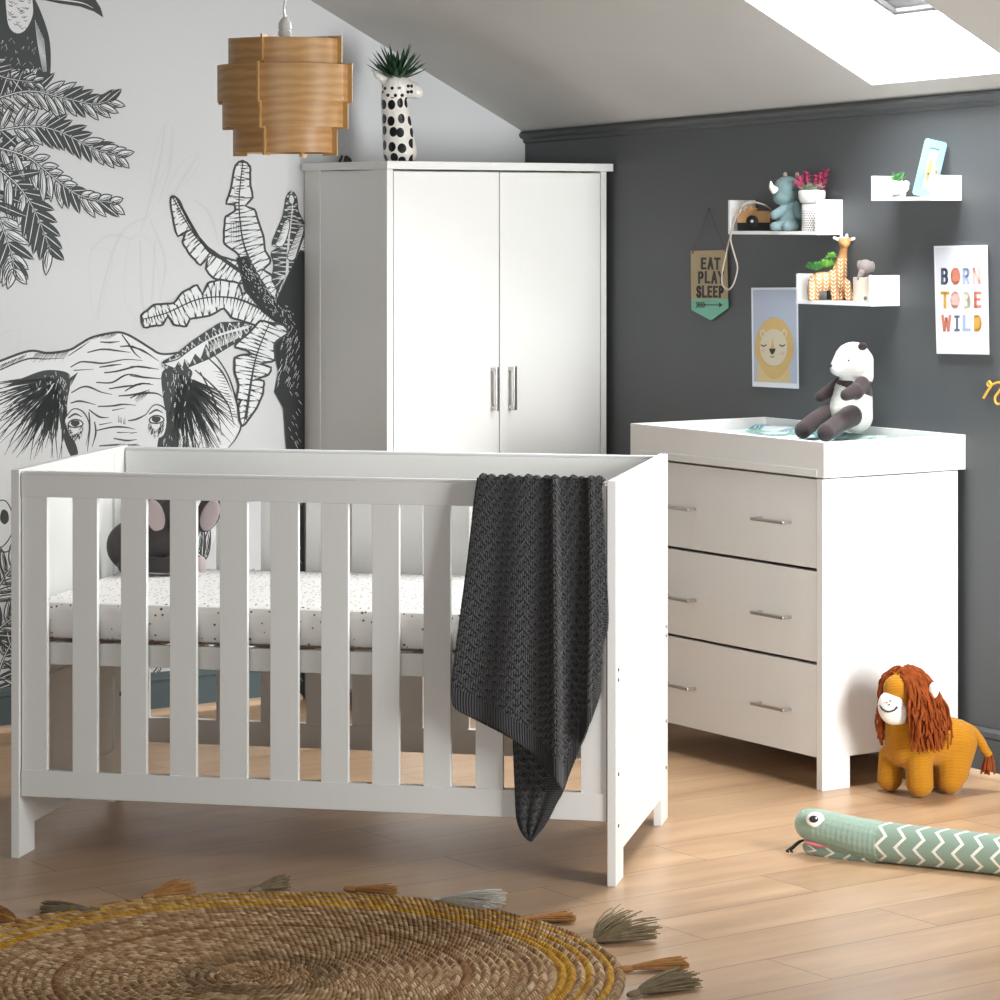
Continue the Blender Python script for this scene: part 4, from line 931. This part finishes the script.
# ---------------------------------------------------------------- braided jute rug with tassels
import numpy as np
RC=Vector((-.466,5.724,0)); RR=.709; pitch=.0186
rug=empty('braided_jute_rug',RC,0,'round braided jute rug with mustard rings and tassels in the foreground','rug')
nr,na=38*8,720
rs=np.linspace(.0005,RR,nr+1); th=np.linspace(0,2*PI,na,endpoint=False)+PI*1.5
ph=np.abs(np.sin(PI*(rs/pitch)))**.7
hgt=.004+.0065*ph; hgt[-1]=.0012; hgt[-2]*=.7
wob=1+.004*np.sin(3*th+1)+.003*np.sin(7*th)
X=np.outer(rs,np.cos(th)*wob); Yv=np.outer(rs,np.sin(th)*wob); Z=np.repeat(hgt[:,None],na,1)+.0008*np.sin(np.outer(np.ones(nr+1),th*40)+np.outer(np.floor(rs/pitch)*1.7,np.ones(na)))
co=np.stack([X,Yv,Z],2).reshape(-1,3)
idx=np.arange((nr+1)*na).reshape(nr+1,na); A_=idx[:-1];B_=idx[1:]
quads=np.stack([A_,B_,np.roll(B_,-1,1),np.roll(A_,-1,1)],2).reshape(-1,4)
me=bpy.data.meshes.new('braid'); me.from_pydata(co.tolist(),[],quads.tolist())
ul=me.uv_layers.new(name='UVMap')
ri=(np.floor(rs/pitch)+.5)*pitch
j=np.repeat(np.arange(nr)[:,None],na,1); kx=np.repeat(np.arange(na)[None,:],nr,0)
t0=kx/na*2*PI; t1=(kx+1)/na*2*PI; mid_r=((np.floor((rs[:-1]+rs[1:])/2/pitch))+.5)*pitch; mr=mid_r[j]
uv=np.stack([np.stack([t0*mr,rs[j]/pitch],2),np.stack([t0*mr,rs[j+1]/pitch],2),np.stack([t1*mr,rs[j+1]/pitch],2),np.stack([t1*mr,rs[j]/pitch],2)],2).reshape(-1)
ul.data.foreach_set('uv',uv.astype(np.float32))
q=NT('jute_braid'); un=q.n('ShaderNodeUVMap'); s_=q.n('ShaderNodeSeparateXYZ',{0:un.outputs[0]})
ring=q.math('FLOOR',s_.outputs[1]); lv=q.math('ABSOLUTE',q.math('SUBTRACT',q.math('FRACT',s_.outputs[1]),.5))
u=q.math('ADD',q.math('MULTIPLY',s_.outputs[0],1/.0135),q.math('ADD',q.math('MULTIPLY',lv,1.5),q.math('MULTIPLY',ring,.37)))
cell=q.math('FLOOR',u); fu=q.math('FRACT',u)
strand=q.math('SINE',q.math('MULTIPLY',fu,PI))
cv=q.n('ShaderNodeCombineXYZ',{0:cell,1:ring,2:q.math('GREATER_THAN',q.math('FRACT',s_.outputs[1]),.5)})
wn=q.n('ShaderNodeTexWhiteNoise',{'Vector':cv.outputs[0]})
fv=q.n('ShaderNodeCombineXYZ',{0:q.math('MULTIPLY',u,1.2),1:q.math('MULTIPLY',s_.outputs[1],9.0),2:0.0}); fib=q.noise(fv.outputs[0],2.0,3,.6)
rad=q.math('MULTIPLY',s_.outputs[1],pitch)
jute=q.ramp(wn.outputs[0],(0,rgb(112,76,46)),(.3,rgb(166,124,82)),(.65,rgb(202,163,118)),(1,rgb(242,214,176)))
jute=q.mix(.35,jute,q.mix(fib,rgb(112,76,46),rgb(226,190,146)))
big=q.noise(q.coord(),5.0,3); tc_=q.coord(); 
def band(c,w_): return q.math('LESS_THAN',q.math('ABSOLUTE',q.math('SUBTRACT',rad,c)),w_)
mus=q.math('MAXIMUM',band(.680,.0065),q.math('MAXIMUM',band(.637,.0075),band(.594,.018)))
col=q.mix(mus,jute,q.mix(wn.outputs[0],rgb(178,124,36),rgb(222,172,74)))
col=q.mix(q.math('MULTIPLY',band(.40,.008),.65),col,rgb(135,84,48)); col=q.mix(q.math('MULTIPLY',band(.13,.03),.5),col,rgb(104,84,56)); col=q.mix(q.math('MULTIPLY',band(.52,.01),.35),col,rgb(120,88,58))
col=q.mix(q.math('MULTIPLY',q.math('GREATER_THAN',rad,.697),.4),col,rgb(138,118,88))
q.bump(q.math('ADD',q.math('MULTIPLY',strand,.8),q.math('MULTIPLY',fib,.5)),1.0,.005)
o=objm('braid',me,q.out(col,.9,0,.15),rug,True,80)
def yarn(name,c1,c2):
    q=NT(name); v=q.coord(); h=q.noise(v,60,3); return q.out(q.mix(h,c1,c2),.9,0,.15)
OL=yarn('olive_yarn',rgb(92,80,60),rgb(150,134,106)); OR=yarn('ochre_yarn',rgb(140,92,50),rgb(192,146,94)); GY=yarn('grey_yarn',rgb(176,170,160),rgb(232,228,220))
for kx_,ky,ex,ey,m_,sp_ in ((94,914,42,913,OL,.35),(148,900,190,893,OR,.4),(255,893.5,286,888,OL,.4),(350,893,396,896,OR,.3),(436,904,500,910,GY,.45),(522,924,574,921,OR,.3),(590,946,640,935,OL,.62),(625,973,686,968,OR,.25),(633,998,688,984,OL,.4),(20,926,-14,921,OR,.4)):
    a=floor_pt(kx_,ky)-RC; b=floor_pt(ex,ey)-RC; d_=(b-a); L=d_.length; d_.normalize(); s_v=Vector((-d_.y,d_.x,0))
    bm=bmesh.new(); a0=a-d_*.008+Vector((0,0,.008))
    flare=1.0
    tube(bm,[a0-d_*.006,a0,a+d_*.008+Vector((0,0,.008)),a+d_*.016+Vector((0,0,.008))],[.004,.0062,.0072,.0060],10)
    for i in range(110):
        w1=R.uniform(-1.75,1.75)+R.gauss(0,.12); h1=abs(R.gauss(0,1)); Lk=L*R.uniform(.9,1.04)*(1-.05*w1*w1*.6); e_=sp_*.42*max(-1.6,min(1.6,w1))
        ze=.003+min(2.0,h1)*(.008+.055*max(0,sp_-.3)); e_*=1.25
        pts=[a+d_*.012+s_v*w1*.002+Vector((0,0,.007+min(2,h1)*.0022)),a+d_*.33*Lk+s_v*e_*Lk*.42+Vector((0,0,.006+ze*.45)),a+d_*.68*Lk+s_v*e_*Lk*.75+Vector((0,0,.003+ze*.8)),a+d_*Lk+s_v*e_*Lk*1.05+Vector((0,0,.002+ze*R.uniform(.8,1.0)))]
        tube(bm,smoothpts(pts,3),[.0022,.0018,.0015,.0012],4)
    obj('tassel',bm,m_,rug)
# ---------------------------------------------------------------- draught-stopper snake
SG=fabric('sage_green_plush',rgb(148,170,154),260,.25)
q=NT('chevron_plush'); un=q.n('ShaderNodeUVMap'); s_=q.n('ShaderNodeSeparateXYZ',{0:un.outputs[0]})
tri=q.math('PINGPONG',q.math('MULTIPLY',s_.outputs[1],12.0),1.0)
cu=q.math('FRACT',q.math('SUBTRACT',q.math('MULTIPLY',s_.outputs[0],1/.046),q.math('MULTIPLY',tri,.46)))
hz=q.noise(q.coord(),260,3); q.bump(hz,.25,.002)
CHV=q.out(q.mix(q.math('LESS_THAN',cu,.20),rgb(132,152,136),rgb(226,224,212)),.95,0,.2,.2)
sO=floor_pt(900,862)
sn=empty('plush_snake',sO,0,'long sage green plush snake with white zigzags and open pink mouth on floor','soft toy')
def sp3(x,y,Y): return at(x,y,Y)-sO
def sY(x): return 6.775-(x-870)*.00112
bm=bmesh.new(); body=[sp3(x,y,sY(x)) for x,y in ((862,839),(880,842.5),(905,846),(930,850),(955,853),(980,855.5),(1005,857.5),(1040,860),(1075,863),(1100,866)) ]
for p_,r_ in zip(body,(.044,.046,.045,.045,.045,.0445,.044,.042,.034,.012)): p_.z=max(p_.z,r_+.0005) if p_.z<r_+.02 else p_.z
tube(bm,smoothpts(body,6),[.040,.046,.0455,.045,.045,.0445,.044,.042,.034,.012],28,uv=True); obj('body',bm,CHV,sn,ang=80)
kk=sY(840)/F
ps=lambda x,y,d=0:(sp3(x,y,sY(x)+d*kk))/kk
plush('head',sn,SG,[(ps(880,841.5),20.3,ps(860,838),20),(ps(860,838),20,ps(838,832),18.5),(ps(838,832),18.5,ps(818,826.5),17.5),(ps(818,826.5),17.2,ps(810,824),16)],1.1,6,k=kk)
bm=bmesh.new(); lj=[sp3(876,851,sY(876)),sp3(850,853,sY(850)),sp3(825,850.5,sY(825)),sp3(808,846.5,sY(808)),sp3(803,844.5,sY(803))]
for p_,r_ in zip(lj,(.026,.022,.018,.013,.003)): p_.z=max(.002+r_*.62,min(p_.z,.03))
tube(bm,smoothpts(lj,5),[.030,.026,.022,.015,.003],20,uv=True); 
for vtx in bm.verts: pass
obj('lower_jaw',bm,CHV,sn,ang=80)
bm=bmesh.new(); c_=sp3(822,843.5,sY(822)); ell(bm,c_,(.044,.030,.0085),(0,.12,0)); obj('mouth',bm,fabric('coral_pink_plush',rgb(214,130,134)),sn)
e0=sp3(815.3,819.5,sY(815)-17.6*kk)
bm=bmesh.new(); ell(bm,e0,(9.2*kk,2.4*kk,7.8*kk)); ey=obj('eye',bm,WF,sn)
bm=bmesh.new(); ell(bm,e0+Vector((-1.8*kk,-2.2*kk,.8*kk)),(4.6*kk,1.4*kk,3.6*kk)); ell(bm,e0+Vector((.6*kk,-3.4*kk,2*kk)),(1.0*kk,.5*kk,1.0*kk),mi=1); obj('pupil',bm,[BLK,CERW],ey)
for dx in (0,4):
    bm=bmesh.new(); tube(bm,smoothpts([sp3(803+dx*.4,840,sY(803)-2*kk),sp3(798+dx*.5,842,sY(800)-4*kk),sp3(792+dx*.6,847,sY(800)-6*kk),sp3(786.5+dx,851,sY(800)-6*kk),sp3(789+dx,852,sY(800)-6*kk)],5),.0024,6,flat=1.8); obj('tongue',bm,BLK,sn)
# ---------------------------------------------------------------- plush lion
lO=floor_pt(912,798); k=lO.y/F
li=empty('plush_lion',lO,0,'mustard plush lion with shaggy rust mane standing beside the chest of drawers','soft toy')
q=NT('mustard_knit'); v=q.coord(); wv=q.n('ShaderNodeTexWave',{'Vector':v,'Scale':85.0,'Distortion':2.5,'Detail':2.0},bands_direction='Z'); q.bump(wv.outputs[1],.5,.002)
MUS=q.out(q.mix(wv.outputs[1],rgb(160,104,20),rgb(188,130,32)),.95,0,.15,.1)
plush('body',li,MUS,[((-3,16,50),23,(42,30,52),24),((48,32,51),23,(44,25,24),17.5),((-5,13,58),21,(-7,8,92),19),((7,2,36),14.5,(8,1,14),14),((-17,32,36),12.5,(-18,32,13.5),13),((42,24,36),17,(41,22,14),14.5),((34,52,36),15,(32,52,14),14),((46,24,22),15),((-6,3,106),(23,21,24)),((-17,-7,111),(13,12,13))],1.5,6,k=k)
plush('muzzle',li,WF,[((-21,-10,92),(14.5,11.5,17.5),(0,-.25,0)),((-16,-11,86),(13,10,11))],1.0,4,k=k)
bm=bmesh.new(); tube(bm,smoothpts([Vector(p_)*k for p_ in ((-33.8,-14,95),(-32,-19,92),(-27,-21.8,90),(-21,-22.2,91.5),(-17.6,-22.5,95))],4),.9*k,6)
for x,z,y in ((-28,99,-21.2),(-25.5,97,-21.6),(-24.5,100.5,-21.0)): ell(bm,Vector((x,y,z))*k,.8*k)
obj('smile',bm,BLK,li)
bm=bmesh.new(); tube(bm,smoothpts([Vector(p_)*k for p_ in ((-31,-14,102),(-31.5,-16,98),(-31,-16.5,94))],3),.4*k,5); obj('nose_seam',bm,BLK,li)
bm=bmesh.new(); ell(bm,Vector((19,-19,111))*k,Vector((5.5,3,8.5))*k,(0,.15,-.5)); obj('ear',bm,WF,li)
bm=bmesh.new(); ell(bm,Vector((-24,16,118))*k,Vector((5,3,6))*k); obj('ear',bm,WF,li)
RUST=yarn('rust_yarn',rgb(84,34,12),rgb(168,84,36))
bm=bmesh.new(); hc=Vector((-6,3,106)); hr=Vector((24,22,25)); 
fd=Vector((-.70,-.66,-.12)).normalized()
for i in range(620):
    while True:
        d_=Vector((R.gauss(0,1),R.gauss(0,1),R.gauss(0,1))).normalized()
        if d_.z<-.35: continue
        f_=d_.dot(fd)
        if f_>.72: continue
        if d_.y>.3 and R.random()<.5: continue
        break
    p_=hc+Vector((d_.x*hr.x,d_.y*hr.y,d_.z*hr.z)); pts=[p_*k]; 
    fl_=Vector((d_.x,d_.y,0)); fl_=(fl_-Vector((fd.x,fd.y,0))*max(0,fl_.dot(fd))*1.0)
    if fl_.length<.05: fl_=Vector((1,0,0))
    vel=(fl_.normalized()*.9+Vector((0,0,.3*d_.z)))+Vector((R.uniform(-.25,.25),R.uniform(-.25,.25),0))
    n_=R.randint(7,16)
    for s in range(n_):
        vel=(vel*.74+Vector((R.gauss(0,.17),R.gauss(0,.17),-.38))); p_=p_+vel.normalized()*4.3
        q_=p_-hc; e_=math.sqrt((q_.x/25.5)**2+(q_.y/23.5)**2+(q_.z/26)**2)
        if e_<1: p_=hc+q_/e_
        if p_.z<84:
            ax=Vector((-5,11)); r2=Vector((p_.x,p_.y))-ax
            if r2.length<23.5: r2=r2.normalized()*23.5; p_.x,p_.y=ax.x+r2.x,ax.y+r2.y
        if p_.z<50: break
        pts.append(p_*k)
    if len(pts)<4 or min(x.x for x in pts)<-33*k: continue
    # keep the face clear
    if any((x/k-Vector((-21,-12,98))).length<13.5 for x in pts): continue
    if sum(1 for x in pts if (x/k-Vector((-18,-12,112))).length<13)>1: continue
    pts=[x+Vector((R.uniform(-.6,.6),R.uniform(-.6,.6),R.uniform(-.6,.6)))*k for x in pts]
    tube(bm,smoothpts(pts,2),[1.25*k,1.2*k,1.1*k,1.0*k],5)
obj('mane',bm,RUST,li)
tl=[(58,34,66),(66,34,61),(73,34,52),(78,34,43),(83,34,36)]
bm=bmesh.new(); tube(bm,smoothpts([Vector(p_)*k for p_ in tl],5),[4.6*k,5*k,5*k,5*k,4.6*k,4*k],12); o=obj('tail',bm,MUS,li)
bm=bmesh.new()
for i in range(46):
    a=R.uniform(0,2*PI); r_=R.uniform(0,3.4); L=R.uniform(15,21)
    p0=Vector((82.5+r_*math.cos(a)*.7,34+r_*math.sin(a)*.7,38)); p1=Vector((83+r_*1.7*math.cos(a)-1,34+r_*1.7*math.sin(a),38-L*.5)); p2=Vector((82+r_*2.1*math.cos(a)-1,34+r_*2.1*math.sin(a),38-L))
    tube(bm,smoothpts([p0*k,p1*k,p2*k],3),1.0*k,5)
obj('tail_tuft',bm,RUST,o)
# ---------------------------------------------------------------- panda on the changing mat
pO=at(850,0,8.08); pO.z=.8855; k=8.0/F
pa=empty('plush_panda',pO,0,'white and dark brown plush panda sitting on the changing mat, looking left','soft toy')
pp=lambda x,y,Y:(at(x,y,Y)-pO)/k
PW=fabric('off_white_plush',rgb(208,206,200),420,.2); PBR=fabric('dark_brown_plush',rgb(60,49,50),420,.25)
def pfn(c,n_):
    z=c.z; x=c.x
    if z>56-.05*x: return 0
    return 1 if z>53-(x+16)*.36 else 0
plush('body',pa,[PW,PBR],[(pp(856,416,8.08),17.5,pp(855,393,8.06),18),(pp(845,411,8.06),17,pp(850,391,8.06),16.5),(pp(853,361,8.05),19.5,pp(837.5,368,8.03),8),(pp(861,361,8.05),13,pp(862,376,8.05),12),(pp(852,378,8.05),13,pp(853,386,8.05),15)],1.0,5,fn=pfn,k=k)
plush('arm',pa,PBR,[(pp(862,384,7.99),8,pp(856,392,7.96),8),(pp(856,391,7.96),8,pp(846,395,7.94),6)],.9,5,k=k)
plush('arm',pa,PBR,[(pp(838,384,8.10),7,pp(828,392,8.07),6.5),(pp(828,392,8.07),6.5,pp(820,397,8.06),5.6)],.9,5,k=k)
plush('leg',pa,PBR,[(pp(851,416,8.02),11.5,pp(836,425,7.95),9.3),(pp(836,425,7.95),9.3,pp(826,432.5,7.90),9.3)],1,5,k=k)
plush('leg',pa,PBR,[(pp(828,412,8.07),9,pp(814,421,8.02),8.8),(pp(814,421,8.02),8.8,pp(803,430,7.98),8.8)],1,5,k=k)
bm=bmesh.new(); ell(bm,pp(862.5,346.5,7.995)*k,(4.6*k,2.2*k,4.6*k),(.5,.3,0)); obj('ear',bm,PBR,pa)
bm=bmesh.new(); ell(bm,pp(830.5,365.5,8.02)*k,(2*k,2.6*k,1.8*k)); obj('nose',bm,BLK,pa)
bm=bmesh.new(); ell(bm,pp(848.6,360.4,8.0)*k,.9*k); obj('eye',bm,BLK,pa)
# ---------------------------------------------------------------- plush elephant in the cot
eO=at(150,0,7.33); eO.z=.5970; k=7.33/F
el=empty('plush_elephant',eO,0,'dark grey plush elephant with pink-lined ears sitting in the cot','soft toy')
DG=fabric('dark_grey_plush',rgb(74,70,70),300,.35); PK=fabric('dusty_pink_plush',rgb(190,174,174),400,.15)
pe=lambda x,y,Y:(at(x,y,Y)-eO)/k
plush('body',el,[DG],[((-14,0,27),(30,17,27)),((14,-2,36),(24,17,20)),((28,-3,66),(21,17,18)),((30,-18,62),7,(36,-20,42),5),((36,-20,42),5,(44,-21,34),4),((-22,-10,8),9,(-6,-20,8),8.5),((24,-8,12),10,(46,-16,11),8.5),((4,-16,10),8,(22,-20,9.5),8)],1.3,6,k=k)
for x,y,z,w_,r_ in ((8,-14,62,13,-.25),(60,-10,62,12,.35)):
    bm=bmesh.new(); ell(bm,Vector((x,y,z))*k,Vector((w_,3.2,21))*k,(0,r_,0)); o=obj('ear',bm,DG,el)
    bm=bmesh.new(); ell(bm,Vector((x-1*(1 if x<30 else -1),y-2.2,z-3))*k,Vector((w_*.74,2.2,16.5))*k,(0,r_,0)); obj('ear_lining',bm,PK,o)
bm=bmesh.new(); ell(bm,Vector((53,-18,11))*k,Vector((3.2,7,8))*k,(0,0,-.5)); obj('foot_pad',bm,PK,el)
# ---------------------------------------------------------------- pendant lamp
pY=6.3; k=pY/F; lp=at(285,0,pY); 
zc=cz(lp)
pl_=empty('pendant_lamp',Vector((lp.x,lp.y,zc)),.0,'pendant lamp with tiered wooden veneer shade hanging from the sloping ceiling','pendant lamp')
Zp=lambda y:H-(y-HY)*k-zc
q=NT('oak_veneer'); v=q.coord(); vn=q.n('ShaderNodeMapping',{'Vector':v,'Scale':(3,3,22)}); d_n=q.noise(vn.outputs[0],1.5,3); wv=q.n('ShaderNodeTexWave',{'Vector':q.n('ShaderNodeMapping',{'Vector':v,'Scale':(.35,.35,1),'Rotation':(0,.14,0)}).outputs[0],'Scale':16.0,'Distortion':5.0,'Detail':3.0,'Detail Scale':1.6},bands_direction='Z')
vf=q.n('ShaderNodeMapping',{'Vector':v,'Scale':(12,12,260)}); fn_=q.noise(vf.outputs[0],1.5,3)
col=q.mix(wv.outputs[1],rgb(184,134,80),rgb(206,160,104)); col=q.mix(q.math('MULTIPLY',fn_,.5),col,rgb(228,184,128)); VEN=q.out(col,.42)
PLY=plain('plywood_edge',rgb(206,164,104),.5,ns=30)
tiers=[(40,66.5,56.5),(66,102.5,67.5),(102,128,62.5),(127.5,153,51)]
for a,b,r_ in tiers:
    bm=bmesh.new(); rr_=r_*k; lathe(bm,[(rr_,Zp(b)),(rr_,Zp(a)),(rr_-.0022,Zp(a)),(rr_-.0022,Zp(b)),(rr_,Zp(b))],seg=64,cap=False); bmesh.ops.remove_doubles(bm,verts=bm.verts,dist=1e-6); obj('shade_band',bm,VEN,pl_,ang=50)
st_=[]
for a,b,r_ in tiers: st_+= [((r_+4.5)*k,Zp(a-1.5)),((r_+4.5)*k,Zp(b+1.5))]
inner=[((r_-9)*k,z) for (a,b,r_) in tiers[::-1] for z in (Zp(b+1.5),Zp(a-1.5))]
# clean the stepped outline
def fin(ang):
    bm=bmesh.new(); ys=[37,64.5,104,129.5,156]; rr_=[61,72,67.5,56]
    out=[];inn=[]
    for i in range(4): out+=[(rr_[i]*k,Zp(ys[i])),(rr_[i]*k,Zp(ys[i+1]))]
    for i in range(4): inn+=[((rr_[i]-15)*k,Zp(ys[i]+(.3 if i else 0))),((rr_[i]-15)*k,Zp(ys[i+1]))]
    prism(bm,out+inn[::-1],-.002,.002)
    box(bm,.012,(59.5-14)*k,-.002,.002,Zp(44),Zp(37.2),bv=0)
    bmesh.ops.transform(bm,matrix=Matrix.Rotation(ang,4,'Z'),verts=bm.verts); obj('fin',bm,PLY,pl_,smooth=False)
for i in range(4): fin(-PI/2-.315+i*PI/2)
bm=bmesh.new(); lathe(bm,[(6*k,Zp(38)),(6.8*k,Zp(37)),(6.8*k,Zp(31)),(5.8*k,Zp(30.6)),(5.8*k,Zp(29.6)),(6.6*k,Zp(29.2)),(6.4*k,Zp(23)),(3.6*k,Zp(18.5)),(1.6*k,Zp(17))],seg=24); lathe(bm,[(14*k,Zp(41)),(14*k,Zp(38.5)),(5*k,Zp(38))],seg=24); obj('lamp_holder',bm,CERW,pl_)
bm=bmesh.new(); tube(bm,smoothpts([(0,0,Zp(18)),(-1.2*k,0,Zp(8)),(.4*k,0,Zp(-6)),(0,0,Zp(-60)),(0,0,-.02)],6),.0028,8); obj('flex',bm,CERW,pl_)
bm=bmesh.new(); lathe(bm,[(.012,-.035),(.03,-.03),(.042,-.012),(.044,.045)],seg=24); obj('ceiling_rose',bm,CERW,pl_)
bm=bmesh.new(); lathe(bm,[(.008,Zp(50)),(.013,Zp(54)),(.028,Zp(70)),(.030,Zp(80)),(.024,Zp(90)),(.010,Zp(96)),(.001,Zp(97))],seg=24); lathe(bm,[(.0135,Zp(52)),(.0135,Zp(41))],seg=20); obj('bulb',bm,CERW,pl_)
# ---------------------------------------------------------------- giraffe vase on the wardrobe
gY=8.9; k=gY/F; gO=at(398,0,gY); gO.z=WH+.0004
gv=empty('giraffe_vase',gO,0,'white giraffe-head vase with black spots and a green plant on the wardrobe','vase')
q=NT('spotted_ceramic'); v=q.coord(); s0_=q.n('ShaderNodeSeparateXYZ',{0:v}); cyl=q.n('ShaderNodeCombineXYZ',{0:q.math('MULTIPLY',q.math('ARCTAN2',s0_.outputs[1],s0_.outputs[0]),.046),1:q.math('MULTIPLY',s0_.outputs[2],.8),2:0.0}); vo=q.n('ShaderNodeTexVoronoi',{'Vector':cyl.outputs[0],'Scale':31.0,'Randomness':.45},voronoi_dimensions='2D'); flat_=q.n('ShaderNodeCombineXYZ',{0:s0_.outputs[0],1:s0_.outputs[2],2:0.0}); vb=q.n('ShaderNodeTexVoronoi',{'Vector':flat_.outputs[0],'Scale':50.0,'Randomness':.7},voronoi_dimensions='2D'); s_=q.n('ShaderNodeSeparateXYZ',{0:v})
hi=q.math('GREATER_THAN',s_.outputs[2],.196); mus_=q.math('LESS_THAN',s_.outputs[0],.05)
big_=q.math('LESS_THAN',vo.outputs[0],.37); sm_=q.math('MULTIPLY',q.math('LESS_THAN',vb.outputs[0],.26),mus_)
mm=q.n('ShaderNodeMix',data_type='FLOAT'); q.put(mm.inputs[0],hi); q.put(mm.inputs[2],big_); q.put(mm.inputs[3],sm_)
low=q.math('MULTIPLY',q.math('LESS_THAN',s_.outputs[2],.240),q.math('LESS_THAN',s_.outputs[0],.046))
SPOT=q.out(q.mix(q.math('MULTIPLY',mm.outputs[0],low),rgb(232,228,220),rgb(24,24,28)),.18)
gg=plush('vase_body',gv,SPOT,[((2,0,10),17.5,(-4,0,62),13.6),((-4,0,60),13.8,(-3,0,75),13.5),((2,0,76),11,(17,-1,71),7.6),((17,-1,72),7.4,(19,-1,70),7),((-12,-3,81),4.5,(-20,-4,87),4.2),((-20,-4,87),4,(-23,-5,90),2.2)],1.3,5,k=k)
for vtx in gg.data.vertices: vtx.co.z=max(vtx.co.z,0)
bm=bmesh.new()
for i in range(46):
    a=i*2.4; e_=.10+1.15*(1-i/46)+R.uniform(-.1,.1); L=(28+6*R.random())*k*(1 if abs(math.cos(a))>.4 else .8)
    leafblade(bm,Vector((-1,0,83))*k,(math.cos(a)*math.cos(e_),math.sin(a)*math.cos(e_),math.sin(e_)*.75),L,3.1*k,.35,.20)
obj('plant_leaves',bm,DGREEN,gv)
